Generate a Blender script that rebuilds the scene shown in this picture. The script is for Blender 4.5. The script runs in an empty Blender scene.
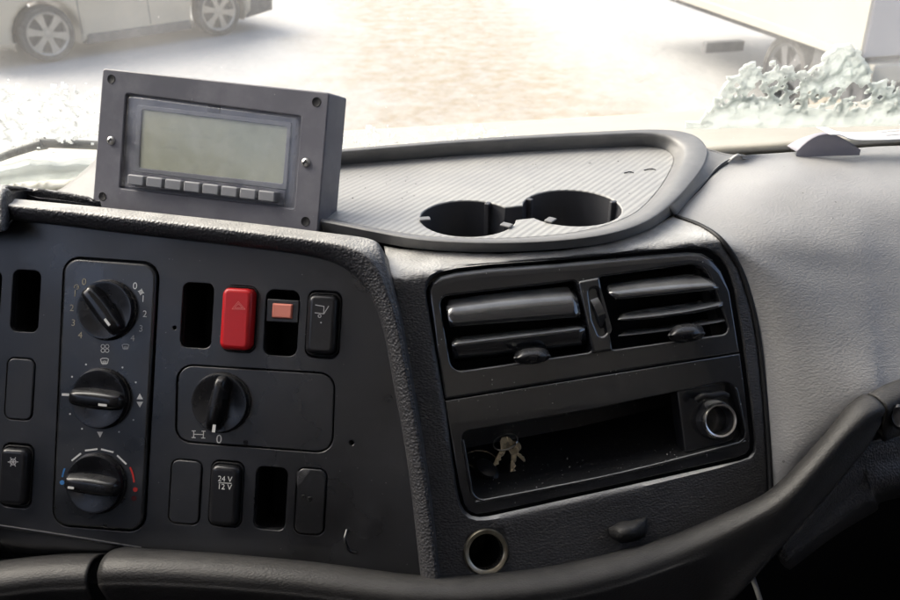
import bpy, bmesh, math, random
from mathutils import Vector, Matrix, noise
from mathutils.geometry import tessellate_polygon

# ------------------------------------------------------------------ camera, world, sun, exposure
scene = bpy.context.scene
CAM_H, FPX, PITCH = 2.6, 900.0, math.radians(27.5)
cam_data = bpy.data.cameras.new('camera')
cam_data.sensor_width = 36.0
cam_data.lens = 36.0 * FPX / 900.0
cam_data.clip_start = 0.02
cam_data.clip_end = 2000
cam_data.dof.use_dof = True
cam_data.dof.focus_distance = 0.64
cam_data.dof.aperture_fstop = 18.0
cam = bpy.data.objects.new('camera', cam_data)
scene.collection.objects.link(cam)
cam.location = (0, 0, CAM_H)
cam.rotation_euler = (math.pi / 2 - PITCH, 0, 0)
scene.camera = cam

SUN_ELEV, SUN_AZ = math.radians(41), math.radians(-60)    # azimuth from +Y towards +X: light from the driver's side
world = bpy.data.worlds.new('World')
scene.world = world
world.use_nodes = True
wn = world.node_tree.nodes
sky_node = wn.new('ShaderNodeTexSky')
sky_node.sky_type = 'NISHITA'
sky_node.sun_disc = False
sky_node.sun_elevation = SUN_ELEV
sky_node.sun_rotation = SUN_AZ
sky_node.air_density = 0.8
sky_node.dust_density = 7.0
sky_node.ozone_density = 0.6
wn['Background'].inputs['Strength'].default_value = 0.15
world.node_tree.links.new(sky_node.outputs['Color'], wn['Background'].inputs['Color'])
sun_data = bpy.data.lights.new('sun', 'SUN')
sun_data.energy = 1.5
sun_data.angle = math.radians(50)
sun_data.color = (1.0, 0.96, 0.91)
sun = bpy.data.objects.new('sun', sun_data)
scene.collection.objects.link(sun)
sdir = Vector((math.sin(SUN_AZ) * math.cos(SUN_ELEV), math.cos(SUN_AZ) * math.cos(SUN_ELEV), math.sin(SUN_ELEV)))
sun.rotation_euler = sdir.to_track_quat('Z', 'Y').to_euler()
sun.location = (0, 0, 30)
scene.view_settings.view_transform = 'Standard'
scene.view_settings.look = 'None'
scene.view_settings.exposure = 1.65
scene.view_settings.gamma = 1.0
scene.view_settings.use_curve_mapping = False
scene.render.engine = 'CYCLES'
scene.cycles.use_denoising = True
scene.cycles.use_adaptive_sampling = True
scene.cycles.adaptive_threshold = .025
scene.cycles.max_bounces = 8
scene.cycles.diffuse_bounces = 4
scene.cycles.glossy_bounces = 4
scene.cycles.transparent_max_bounces = 12
scene.cycles.sample_clamp_indirect = 6.0

# ------------------------------------------------------------------ geometry helpers
CAMP = Vector((0, 0, CAM_H))
RT, UP, FW = Vector((1, 0, 0)), Vector((0, math.sin(PITCH), math.cos(PITCH))), Vector((0, math.cos(PITCH), -math.sin(PITCH)))
def ray(u, v): return FW + RT * ((u - 450) / FPX) - UP * ((v - 300) / FPX)
def D(u, v, z): return CAMP + ray(u, v) * z                     # survey point at a known depth
def HZ(u, v, z):                                                # survey point on a level surface of height z
    r = ray(u, v); return CAMP + r * ((z - CAM_H) / r.z)
class Frame:                                                    # a flat mounting face in the cab: yaw and lean in degrees
    def __init__(s, o, yaw, lean):
        a, t = math.radians(yaw), math.radians(lean)
        s.o = o; s.ex = Vector((math.cos(a), math.sin(a), 0)); s.b = Vector((-math.sin(a), math.cos(a), 0))
        s.ey = Vector((0, 0, 1)) * math.cos(t) + s.b * math.sin(t); s.n = s.ex.cross(s.ey)
    def P(s, u, v, h=0):
        r = ray(u, v); q = s.o + s.n * h
        return CAMP + r * ((q - CAMP).dot(s.n) / r.dot(s.n))
    def L(s, u, v):                                             # local 2D coordinates in metres
        d = s.P(u, v) - s.o; return (d.dot(s.ex), d.dot(s.ey))
    def W(s, x, y, h=0): return s.o + s.ex * x + s.ey * y + s.n * h
    def PR(s, w):                                               # inverse of L
        d = w - CAMP; z = d.dot(FW); return (450 + FPX * d.dot(RT) / z, 300 - FPX * d.dot(UP) / z)

FA = Frame(D(400, 400, .600), -7, 28)        # switch panel, turned to the driver
FB = Frame(D(435, 400, .605), 15, 31)        # centre fascia
FD = Frame(D(317, 235, .660), -18.7, 20.8)   # face of the display box
ZF = 2.3440                                  # tray floor height
FWS = Frame(HZ(690, 139, 2.315), 11, -18)    # windscreen

COL = scene.collection
def link(o, parent=None, base=None):
    COL.objects.link(o)
    if parent is not None:
        o.parent = parent
        if parent.type == 'EMPTY': o.matrix_parent_inverse = Matrix.Translation(-Vector(parent.location))
    return o
def mesh_obj(name, verts, faces, mat, parent=None, smooth=False, sharp_cap=None, angle=None):
    me = bpy.data.meshes.new(name)
    me.from_pydata([tuple(v) for v in verts], [], faces)
    bm = bmesh.new(); bm.from_mesh(me)
    bmesh.ops.recalc_face_normals(bm, faces=bm.faces)
    if smooth:
        for f in bm.faces: f.smooth = True
        lim = math.radians(angle if angle else 50)
        for e in bm.edges:
            if len(e.link_faces) == 2 and e.calc_face_angle(0) > lim: e.smooth = False
            if sharp_cap is not None and len(e.link_faces) == 2:
                c = [abs(f.normal.dot(sharp_cap)) > .9995 for f in e.link_faces]
                if c[0] != c[1]: e.smooth = False
    bm.to_mesh(me); bm.free()
    if mat is not None: me.materials.append(mat)
    return link(bpy.data.objects.new(name, me), parent)
def thing(name, loc, label, cat, group=None):
    o = bpy.data.objects.new(name, None); o.location = loc; o.empty_display_size = .05
    COL.objects.link(o); o['label'] = label; o['category'] = cat
    if group: o['group'] = group
    return o
def tag(o, label=None, cat=None, kind=None, group=None):
    if label: o['label'] = label
    if cat: o['category'] = cat
    if kind: o['kind'] = kind
    if group: o['group'] = group
    return o
def area2(p): return sum(p[i][0] * p[(i + 1) % len(p)][1] - p[(i + 1) % len(p)][0] * p[i][1] for i in range(len(p))) / 2
def offset_loop(p, d, ks=None):                                          # positive d moves to the left of travel
    n = len(p); out = []
    for i in range(n):
        a, b, c = p[i - 1], p[i], p[(i + 1) % n]
        e1 = Vector((b[0] - a[0], b[1] - a[1])); e2 = Vector((c[0] - b[0], c[1] - b[1]))
        if e1.length < 1e-9 or e2.length < 1e-9: out.append(b); continue
        n1 = Vector((-e1.y, e1.x)).normalized(); n2 = Vector((-e2.y, e2.x)).normalized()
        m = (n1 + n2)
        if m.length < 1e-6: m = n1.copy()
        m.normalize(); k = d * (ks[i] if ks else 1) / max(.4, m.dot(n1))
        out.append((b[0] + m.x * k, b[1] + m.y * k))
    return out
def rounded(corners, seg=6):
    """corners: (x, y, r) -> closed polyline with rounded corners"""
    out = []; n = len(corners)
    for i in range(n):
        a, b, c = corners[i - 1], corners[i], corners[(i + 1) % n]
        r = b[2] if len(b) > 2 else 0
        B = Vector(b[:2]); da = Vector(a[:2]) - B; dc = Vector(c[:2]) - B
        if r <= 1e-9: out.append(tuple(B)); continue
        la, lc = da.length, dc.length; da.normalize(); dc.normalize()
        ang = math.acos(max(-1, min(1, da.dot(dc))))
        t = min(r / math.tan(ang / 2), la * .49, lc * .49)
        p0, p2 = B + da * t, B + dc * t
        for k in range(seg + 1):
            s = k / seg
            # conic blend close to a circular arc
            w = math.sin(ang / 2); d = (1 - s) ** 2 + 2 * w * s * (1 - s) + s * s
            q = (p0 * (1 - s) ** 2 + B * (2 * w * s * (1 - s)) + p2 * s * s) / d
            out.append((q.x, q.y))
    return out
def plate(name, fr, outer, holes=(), h=0, thick=.003, bev=.0008, mat=None, parent=None, seg=3, px=True, back=True, roll=None):
    """solid plate lying in a frame; outer/holes in survey pixels (px) or local metres"""
    loops = []
    for k, lp in enumerate([outer] + list(holes)):
        q = [fr.L(*p) for p in lp] if px else [tuple(p) for p in lp]
        if (area2(q) > 0) != (k == 0): q.reverse()              # outer ccw, holes cw: material on the left
        loops.append(q)
    V, Fc = [], []
    tops = []; bots = []
    for li, q in enumerate(loops):
        rings = []; ks = [roll(*p_) for p_ in q] if (roll and li == 0) else [1] * len(q)
        for i in range(seg + 1):
            a = math.pi / 2 * i / seg
            ins = bev * (1 - math.sin(a)); hh = [h - bev * kk * (1 - math.cos(a)) * (.6 if kk > 1 else 1) for kk in ks]
            # i=0 : inset bev at top ; i=seg : no inset at h-bev
            lp = offset_loop(q, ins, ks); idx = [len(V) + j for j in range(len(lp))]
            V += [fr.W(x, y, h_) for (x, y), h_ in zip(lp, hh)]; rings.append(idx)
        idx = [len(V) + j for j in range(len(q))]; V += [fr.W(x, y, h - thick) for x, y in q]; rings.append(idx)
        for r0, r1 in zip(rings, rings[1:]):
            n = len(r0)
            for j in range(n): Fc.append((r0[j], r0[(j + 1) % n], r1[(j + 1) % n], r1[j]))
        tops.append(([Vector((*p, 0)) for p in offset_loop(q, bev, ks)], rings[0])); bots.append(([Vector((*p, 0)) for p in q], rings[-1]))
    for grp in ([tops, bots] if back else [tops]):
        flat = [i for _, r in grp for i in r]
        for t in tessellate_polygon([l for l, _ in grp]): Fc.append(tuple(flat[i] for i in t))
    return mesh_obj(name, V, Fc, mat, parent, smooth=True, sharp_cap=fr.n, angle=60)
def cr(p0, p1, p2, p3, t):
    return 0.5 * ((2 * p1) + (p2 - p0) * t + (2 * p0 - 5 * p1 + 4 * p2 - p3) * t * t + (3 * p1 - p0 - 3 * p2 + p3) * t ** 3)
def resample(pts, n, closed=False):
    pts = [Vector(p) for p in pts]; m = len(pts); out = []
    cnt = n if closed else n + 1
    for i in range(cnt):
        x = i / n * (m if closed else m - 1); k = min(int(x), m - 1 if closed else m - 2); t = x - k
        if closed: a, b, c, d = (pts[(k - 1) % m], pts[k % m], pts[(k + 1) % m], pts[(k + 2) % m])
        else:
            b, c = pts[k], pts[k + 1]; a = pts[k - 1] if k else b * 2 - c; d = pts[k + 2] if k + 2 < m else c * 2 - b
        out.append(cr(a, b, c, d, t))
    return out
def loft(name, rows, mat, parent=None, nu=24, nv=24, closed=False, thick=0, smooth=True, angle=70, linear_v=False, relief=None):
    rows = [resample(r, nu, closed) for r in rows]
    nc = len(rows[0])
    if linear_v: cols = rows
    else:
        cs = [resample([r[i] for r in rows], nv) for i in range(nc)]
        cols = [[cs[i][j] for i in range(nc)] for j in range(nv + 1)]
    if relief: cols = [[relief(p) for p in r] for r in cols]
    V = [p for r in cols for p in r]; Fc = []
    for j in range(len(cols) - 1):
        for i in range(nc if closed else nc - 1):
            i2 = (i + 1) % nc
            Fc.append((j * nc + i, j * nc + i2, (j + 1) * nc + i2, (j + 1) * nc + i))
    o = mesh_obj(name, V, Fc, mat, parent, smooth=smooth, angle=angle)
    if thick:
        # make the sheet face the camera side, then thicken away from it
        me = o.data; c = sum((p.center for p in me.polygons), Vector()) / len(me.polygons)
        s = sum(p.normal.dot(CAMP - p.center) * p.area for p in me.polygons)
        if s < 0: me.flip_normals()
        md = o.modifiers.new('thickness', 'SOLIDIFY'); md.thickness = thick; md.offset = -1
    return o
def tube(name, pts, r, mat, parent=None, n=10, closed=False, steps=None, radii=None):
    pts = resample(pts, steps or max(8, len(pts) * 5), closed) if steps != 0 else [Vector(p) for p in pts]
    V, Fc = [], []; m = len(pts); nrm = None
    for i, p in enumerate(pts):
        a = pts[i - 1] if (i or closed) else p; b = pts[(i + 1) % m] if (i < m - 1 or closed) else p
        t = (b - a).normalized()
        if nrm is None: nrm = t.orthogonal().normalized()
        nrm = (nrm - t * nrm.dot(t)).normalized(); bi = t.cross(nrm)
        rr = radii[min(len(radii) - 1, int(i / m * len(radii)))] if radii else r
        V += [p + (nrm * math.cos(2 * math.pi * k / n) + bi * math.sin(2 * math.pi * k / n)) * rr for k in range(n)]
    for i in range(m if closed else m - 1):
        for k in range(n):
            i2 = (i + 1) % m
            Fc.append((i * n + k, i * n + (k + 1) % n, i2 * n + (k + 1) % n, i2 * n + k))
    if not closed: Fc += [tuple(range(n)), tuple(range((m - 1) * n, m * n))]
    return mesh_obj(name, V, Fc, mat, parent, smooth=True, angle=60)
def lathe(name, o, ax, prof, mat, parent=None, n=40, close_end=True, sx=1.0, ref=None):
    """profile: (radius, height along ax)"""
    ax = ax.normalized(); e1 = (ref - ax * ref.dot(ax)).normalized() if ref else ax.orthogonal().normalized(); e2 = ax.cross(e1)
    V, Fc = [], []
    for r, hh in prof:
        V += [o + (e1 * math.cos(2 * math.pi * k / n) * sx + e2 * math.sin(2 * math.pi * k / n)) * r + ax * hh for k in range(n)]
    for i in range(len(prof) - 1):
        for k in range(n): Fc.append((i * n + k, i * n + (k + 1) % n, (i + 1) * n + (k + 1) % n, (i + 1) * n + k))
    if close_end:
        Fc.append(tuple(range((len(prof) - 1) * n, len(prof) * n)))
    return mesh_obj(name, V, Fc, mat, parent, smooth=True, angle=40)
def box(name, c, ax, ay, az, sx, sy, sz, mat, parent=None, bev=0):
    V = [c + ax * (sx / 2 * i) + ay * (sy / 2 * j) + az * (sz / 2 * k) for i in (-1, 1) for j in (-1, 1) for k in (-1, 1)]
    Fc = [(0, 1, 3, 2), (4, 6, 7, 5), (0, 4, 5, 1), (2, 3, 7, 6), (0, 2, 6, 4), (1, 5, 7, 3)]
    o = mesh_obj(name, V, Fc, mat, parent)
    if bev:
        m = o.modifiers.new('bevel', 'BEVEL'); m.width = bev; m.segments = 2; m.limit_method = 'ANGLE'
    return o
def strokes(name, fr, lines, wpx, h, mat, parent=None, polys=(), texts=(), dots=()):
    """flat print: polylines of a given width, filled polygons, dots and text, all in one mesh"""
    V, Fc = [], []
    def add(pts):
        b = len(V); V.extend(pts); return b
    def seg(a, b, w):
        A, B = Vector(a), Vector(b); d = (B - A)
        if d.length < 1e-6: return
        d.normalize(); nn = Vector((-d.y, d.x)) * (w / 2); e = d * (w * .3)
        q = [A - e - nn, B + e - nn, B + e + nn, A - e + nn]
        i = add([fr.P(p.x, p.y, h) for p in q]); Fc.append((i, i + 1, i + 2, i + 3))
    for ln in lines:
        w = wpx
        if isinstance(ln, tuple): ln, w = ln
        for a, b in zip(ln, ln[1:]): seg(a, b, w)
    for pg in polys:
        i = add([fr.P(x, y, h) for x, y in pg]); Fc.append(tuple(range(i, i + len(pg))))
    for (x, y, r) in dots:
        i = add([fr.P(x + r * math.cos(k * math.pi / 6), y + r * math.sin(k * math.pi / 6), h) for k in range(12)]); Fc.append(tuple(range(i, i + 12)))
    for (s, x, y, size) in texts:
        v2, f2 = text_mesh(s)
        sc = size * .62 / 900 / .72
        dd = fr.P(x, y, h) - fr.o; lx, ly = dd.dot(fr.ex), dd.dot(fr.ey)
        i = add([fr.W(lx + a * sc, ly + b * sc, h) for a, b in v2]); Fc += [tuple(i + k for k in f) for f in f2]
    return mesh_obj(name, V, Fc, mat, parent)
_tc = {}
def text_mesh(s):
    if s not in _tc:
        cu = bpy.data.curves.new('t', 'FONT'); cu.body = s; cu.align_x = 'CENTER'; cu.align_y = 'CENTER'; cu.size = 1; cu.resolution_u = 3
        o = bpy.data.objects.new('t', cu); COL.objects.link(o)
        dg = bpy.context.evaluated_depsgraph_get(); me = bpy.data.meshes.new_from_object(o.evaluated_get(dg))
        _tc[s] = ([(v.co.x, v.co.y) for v in me.vertices], [tuple(p.vertices) for p in me.polygons])
        bpy.data.objects.remove(o); bpy.data.meshes.remove(me); bpy.data.curves.remove(cu)
    return _tc[s]
def boolean_cut(o, cutter):
    m = o.modifiers.new('cut', 'BOOLEAN'); m.object = cutter; m.operation = 'DIFFERENCE'; m.solver = 'EXACT'
    dg = bpy.context.evaluated_depsgraph_get(); dg.update()
    me = bpy.data.meshes.new_from_object(o.evaluated_get(dg), depsgraph=dg)
    o.modifiers.clear(); old = o.data; o.data = me; me.name = o.name
    bpy.data.objects.remove(cutter); bpy.data.meshes.remove(old)

# ------------------------------------------------------------------ materials
def material(name, col, rough=.5, spec=.5, bump=None, dust=None, metal=0, coat=0, mottled=None, specks=None, lit_tops=None):
    """bump: (kind, scale, strength, distance)   dust: (colour, scale, low, high, amount)   mottled: (scale, amount)"""
    m = bpy.data.materials.new(name); m.use_nodes = True
    nt = m.node_tree; N = nt.nodes; Lk = nt.links; bs = N['Principled BSDF']
    bs.inputs['Roughness'].default_value = rough; bs.inputs['Metallic'].default_value = metal
    bs.inputs['Specular IOR Level'].default_value = spec; bs.inputs['Coat Weight'].default_value = coat
    co = N.new('ShaderNodeTexCoord'); out = None
    rgb = N.new('ShaderNodeRGB'); rgb.outputs[0].default_value = (*col, 1); cur = rgb.outputs[0]
    if mottled:
        nz = N.new('ShaderNodeTexNoise'); nz.inputs['Scale'].default_value = mottled[0]; nz.inputs['Detail'].default_value = 5
        Lk.new(co.outputs['Object'], nz.inputs['Vector'])
        mr = N.new('ShaderNodeMapRange'); mr.inputs['From Min'].default_value = .3; mr.inputs['From Max'].default_value = .7
        mr.inputs['To Min'].default_value = 1 - mottled[1]; mr.inputs['To Max'].default_value = 1 + mottled[1]
        Lk.new(nz.outputs['Fac'], mr.inputs['Value'])
        mx = N.new('ShaderNodeVectorMath'); mx.operation = 'SCALE'; Lk.new(cur, mx.inputs[0]); Lk.new(mr.outputs[0], mx.inputs['Scale']); cur = mx.outputs[0]
        rr = N.new('ShaderNodeMapRange'); rr.inputs['From Min'].default_value = .3; rr.inputs['From Max'].default_value = .7
        rr.inputs['To Min'].default_value = max(.02, rough - mottled[1] * .25); rr.inputs['To Max'].default_value = min(1, rough + mottled[1] * .25)
        Lk.new(nz.outputs['Fac'], rr.inputs['Value']); Lk.new(rr.outputs[0], bs.inputs['Roughness'])
    if dust:
        nz = N.new('ShaderNodeTexNoise'); nz.inputs['Scale'].default_value = dust[1]; nz.inputs['Detail'].default_value = 7; nz.inputs['Roughness'].default_value = .7
        Lk.new(co.outputs['Object'], nz.inputs['Vector'])
        mr = N.new('ShaderNodeMapRange'); mr.inputs['From Min'].default_value = dust[2]; mr.inputs['From Max'].default_value = dust[3]; mr.inputs['To Max'].default_value = dust[4]
        Lk.new(nz.outputs['Fac'], mr.inputs['Value'])
        mx = N.new('ShaderNodeMix'); mx.data_type = 'RGBA'; Lk.new(mr.outputs[0], mx.inputs['Factor']); Lk.new(cur, mx.inputs['A']); mx.inputs['B'].default_value = (*dust[0], 1); cur = mx.outputs['Result']
    if specks:                                                   # (colour, scale, share, size, amount): fallen dust grains and small scuffs
        vo = N.new('ShaderNodeTexVoronoi'); vo.inputs['Scale'].default_value = specks[1]; Lk.new(co.outputs['Object'], vo.inputs['Vector'])
        sp = N.new('ShaderNodeSeparateColor'); Lk.new(vo.outputs['Color'], sp.inputs[0])
        c1 = N.new('ShaderNodeMath'); c1.operation = 'LESS_THAN'; c1.inputs[1].default_value = specks[2]; Lk.new(sp.outputs[0], c1.inputs[0])
        sz = N.new('ShaderNodeMath'); sz.operation = 'MULTIPLY'; sz.inputs[1].default_value = specks[3]; Lk.new(sp.outputs[1], sz.inputs[0])
        c2 = N.new('ShaderNodeMath'); c2.operation = 'LESS_THAN'; Lk.new(vo.outputs['Distance'], c2.inputs[0]); Lk.new(sz.outputs[0], c2.inputs[1])
        c3 = N.new('ShaderNodeMath'); c3.operation = 'MULTIPLY'; Lk.new(c1.outputs[0], c3.inputs[0]); Lk.new(c2.outputs[0], c3.inputs[1])
        c4 = N.new('ShaderNodeMath'); c4.operation = 'MULTIPLY'; c4.inputs[1].default_value = specks[4]; Lk.new(c3.outputs[0], c4.inputs[0])
        mx = N.new('ShaderNodeMix'); mx.data_type = 'RGBA'; Lk.new(c4.outputs[0], mx.inputs['Factor']); Lk.new(cur, mx.inputs['A']); mx.inputs['B'].default_value = (*specks[0], 1); cur = mx.outputs['Result']
    if lit_tops:                                                  # (colour, amount): daylight on level faces, painted in as a pale dusty tone
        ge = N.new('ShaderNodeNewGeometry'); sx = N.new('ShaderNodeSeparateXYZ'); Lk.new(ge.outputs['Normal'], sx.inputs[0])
        m1 = N.new('ShaderNodeMapRange'); m1.inputs['From Min'].default_value = .74; m1.inputs['From Max'].default_value = .96; m1.inputs['To Max'].default_value = lit_tops[1]; Lk.new(sx.outputs['Z'], m1.inputs['Value'])
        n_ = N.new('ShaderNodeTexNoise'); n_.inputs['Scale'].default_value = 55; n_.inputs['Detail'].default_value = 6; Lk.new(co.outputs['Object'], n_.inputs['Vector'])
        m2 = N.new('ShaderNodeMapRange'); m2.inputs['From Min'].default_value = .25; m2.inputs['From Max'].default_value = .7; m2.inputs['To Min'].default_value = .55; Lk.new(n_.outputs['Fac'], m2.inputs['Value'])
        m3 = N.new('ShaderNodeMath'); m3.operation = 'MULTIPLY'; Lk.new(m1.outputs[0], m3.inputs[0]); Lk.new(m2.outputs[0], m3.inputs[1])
        mx = N.new('ShaderNodeMix'); mx.data_type = 'RGBA'; Lk.new(m3.outputs[0], mx.inputs['Factor']); Lk.new(cur, mx.inputs['A']); mx.inputs['B'].default_value = (*lit_tops[0], 1); cur = mx.outputs['Result']
    Lk.new(cur, bs.inputs['Base Color'])
    if bump:
        bl = bump if isinstance(bump, list) else [bump]
        prev = None
        for kind, sc_, st, dist in bl:
            if kind == 'noise': t = N.new('ShaderNodeTexNoise'); t.inputs['Scale'].default_value = sc_; t.inputs['Detail'].default_value = 4; fac = t.outputs['Fac']
            elif kind in ('leather', 'pebble'):
                t = N.new('ShaderNodeTexVoronoi'); t.feature = 'SMOOTH_F1'; t.inputs['Scale'].default_value = sc_; t.inputs['Smoothness'].default_value = .4; fac = t.outputs['Distance']
            elif kind == 'ribs': t = N.new('ShaderNodeTexWave'); t.inputs['Scale'].default_value = sc_; t.inputs['Distortion'].default_value = 0; t.bands_direction = 'X'; fac = t.outputs['Fac']
            src = co.outputs['Object']
            if kind == 'leather':
                mp = N.new('ShaderNodeMapping'); mp.inputs['Scale'].default_value = (.6, 1, 1); Lk.new(src, mp.inputs['Vector']); src = mp.outputs[0]
            if kind == 'ribs':
                mp = N.new('ShaderNodeMapping'); mp.inputs['Rotation'].default_value = (0, 0, math.radians(34)); Lk.new(src, mp.inputs['Vector']); src = mp.outputs[0]
            Lk.new(src, t.inputs['Vector'])
            b = N.new('ShaderNodeBump'); b.inputs['Strength'].default_value = st; b.inputs['Distance'].default_value = dist
            Lk.new(fac, b.inputs['Height'])
            if prev: Lk.new(prev, b.inputs['Normal'])
            prev = b.outputs[0]
        Lk.new(prev, bs.inputs['Normal'])
    return m
M = {}
M['panel'] = material('black_satin_plastic', (.010, .0105, .0125), .34, .85, ('noise', 2600, .25, .0002), ((.034, .034, .037), 22, .50, .75, .5), mottled=(14, .5), specks=((.22, .21, .20), 420, .05, .20, .6))
M['unit'] = material('black_control_plastic', (.011, .0115, .013), .34, .95, ('noise', 2600, .15, .0002), ((.04, .04, .043), 40, .52, .8, .5), mottled=(30, .4), specks=((.22, .22, .21), 480, .04, .20, .5))
M['knob'] = material('black_knob_plastic', (.009, .009, .0105), .26, .5, ('noise', 900, .06, .0002), mottled=(60, .3), lit_tops=((.10, .10, .10), .3))
M['switch'] = material('black_switch_plastic', (.013, .013, .015), .28, .5, ('noise', 2000, .12, .0002), ((.05, .05, .053), 90, .55, .8, .35))
M['grain'] = material('grained_dark_plastic', (.040, .0395, .043), .42, .5, [('pebble', 620, .9, .0006), ('noise', 150, .2, .0004)], ((.09, .087, .084), 30, .5, .8, .4), lit_tops=((.42, .41, .39), .9))
M['leather'] = material('soft_grained_skin', (.034, .0335, .035), .42, .5, [('leather', 800, .9, .0005), ('noise', 90, .2, .0006)], ((.075, .074, .072), 22, .5, .8, .4), mottled=(9, .2), lit_tops=((.52, .515, .50), .95))
M['pad'] = material('dusty_dash_skin', (.28, .277, .275), .46, .45, [('leather', 760, .55, .0004), ('noise', 60, .12, .001)], ((.31, .305, .29), 13, .45, .72, .6), mottled=(6, .2), specks=((.07, .07, .07), 120, .07, .14, .6))
M['tray'] = material('dusty_ribbed_tray', (.27, .27, .267), .42, .4, [('ribs', 60, .36, .0007), ('noise', 700, .25, .0003)], ((.38, .375, .355), 16, .4, .75, .6), specks=((.04, .04, .04), 140, .10, .2, .7))
M['rim'] = material('tray_rim_plastic', (.15, .15, .152), .44, .45, ('noise', 1500, .3, .0003), ((.27, .265, .255), 18, .45, .75, .5))
M['cup'] = material('dark_cup_plastic', (.045, .046, .052), .45, .5, ('noise', 900, .2, .0003))
M['gloss'] = material('glossy_black_plastic', (.013, .0135, .016), .22, .9, ('noise', 1500, .06, .0002), ((.045, .045, .045), 60, .50, .80, .4), mottled=(25, .15), specks=((.4, .39, .37), 520, .06, .24, .7), lit_tops=((.36, .36, .35), .85), coat=.4)
M['vent'] = material('vent_black_plastic', (.015, .016, .019), .16, 1.0, ('noise', 1200, .08, .0002), ((.30, .30, .29), 330, .70, .76, .6), lit_tops=((.36, .36, .35), .7), coat=.7)
M['dark'] = material('deep_black_plastic', (.010, .010, .011), .6, .3)
M['pocket'] = material('pocket_black_plastic', (.015, .015, .016), .42, .5, ('noise', 500, .3, .0005), ((.22, .21, .19), 260, .60, .72, .6))
M['gasket'] = material('black_rubber', (.010, .010, .011), .55, .3)
M['trim'] = material('soft_lower_trim', (.018, .0175, .0175), .50, .35, [('leather', 900, .45, .0004), ('noise', 70, .2, .0006)], ((.05, .048, .046), 20, .5, .8, .35), mottled=(8, .2), lit_tops=((.2, .195, .19), .15))
M['red'] = material('red_switch_plastic', (.52, .012, .016), .33, .5, ('noise', 400, .05, .0002), ((.35, .02, .02), 60, .5, .8, .3))
M['amber'] = material('pink_lamp_lens', (.80, .27, .20), .35, .5, ('noise', 300, .15, .0003))
M['print'] = material('white_print', (.72, .72, .70), .6, .3)
M['printdim'] = material('worn_yellowish_print', (.42, .37, .27), .6, .3)
M['icon'] = material('grey_icon_print', (.45, .45, .46), .6, .3)
M['hazicon'] = material('pale_red_print', (.75, .22, .20), .6, .3)
M['blue'] = material('blue_print', (.06, .22, .52), .6, .3)
M['redprint'] = material('red_print', (.60, .04, .035), .6, .3)
M['redfade'] = material('faded_red_print', (.12, .02, .02), .6, .3)
M['disp'] = material('grey_black_housing', (.12, .119, .142), .50, .45, ('noise', 1800, .35, .0003), ((.22, .22, .235), 24, .45, .8, .5), mottled=(12, .25), specks=((.40, .40, .40), 420, .05, .18, .6))
M['dispin'] = material('grey_display_bezel', (.21, .21, .23), .40, .5, ('noise', 500, .1, .0002), ((.30, .30, .31), 60, .5, .8, .4))
M['button'] = material('grey_rubber_button', (.22, .225, .245), .5, .4, ('noise', 900, .2, .0002))
M['screw'] = material('steel_screw', (.55, .54, .52), .35, .5, metal=1)
M['chrome'] = material('worn_chrome', (.62, .60, .57), .30, .5, ('noise', 200, .1, .0003), metal=1, mottled=(90, .25))
M['brass'] = material('tarnished_ring_metal', (.40, .36, .28), .36, .5, ('noise', 300, .15, .0003), metal=1, mottled=(90, .3))
M['key'] = material('key_metal', (.30, .255, .18), .26, .5, metal=.7, mottled=(150, .3))
M['wood'] = None
M['snow'] = material('packed_snow', (.35, .347, .342), .8, .2, [('noise', 1.6, .5, .08), ('noise', 9, .5, .03)], mottled=(.5, .06))
M['cowl'] = material('cream_truck_paint', (.34, .315, .265), .4, .5, None, ((.24, .215, .17), 6, .45, .75, .4))
M['rubber'] = material('tyre_rubber', (.035, .035, .036), .8, .3, ('noise', 90, .3, .003), ((.30, .29, .27), 5, .4, .8, .5))
M['alloy'] = material('snowy_alloy', (.46, .42, .36), .4, .5, None, ((.30, .27, .22), 9, .4, .7, .6), metal=.4)
M['carpaint'] = material('beige_car_paint', (.46, .405, .31), .33, .5, None, ((.34, .31, .26), 2.2, .4, .75, .6), coat=.4)
M['carglass'] = material('dark_car_glass', (.03, .035, .04), .08, .5)
M['cartrim'] = material('grey_car_plastic', (.07, .07, .075), .6, .4, None, ((.26, .25, .23), 4, .45, .75, .5))
M['boxwhite'] = material('cream_box_panel', (.35, .335, .29), .45, .5, None, ((.30, .285, .25), 2.5, .45, .75, .4))
M['boxshade'] = material('shaded_box_door', (.33, .32, .34), .5, .4, ('noise', 40, .2, .004))  # grey tone paints the shade on the truck's end face
M['chassis'] = material('dirty_chassis', (.08, .082, .09), .6, .4, None, ((.20, .20, .20), 5, .45, .75, .5))
M['paper'] = material('white_paper', (.80, .80, .82), .7, .2)
M['paperback'] = material('grey_card', (.30, .29, .33), .7, .2)
M['wiper'] = material('wiper_black', (.05, .055, .055), .6, .4, None, ((.45, .47, .46), 30, .5, .7, .7))
M['reardark'] = material('dark_rear_wall', (.035, .035, .038), .9, .2)
M['headliner'] = material('grey_headliner', (.70, .69, .68), .9, .2)
M['cabwall'] = material('dark_cab_lining', (.06, .06, .063), .8, .3)
M['floor'] = material('cab_floor_mat', (.025, .025, .026), .9, .2)
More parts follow.
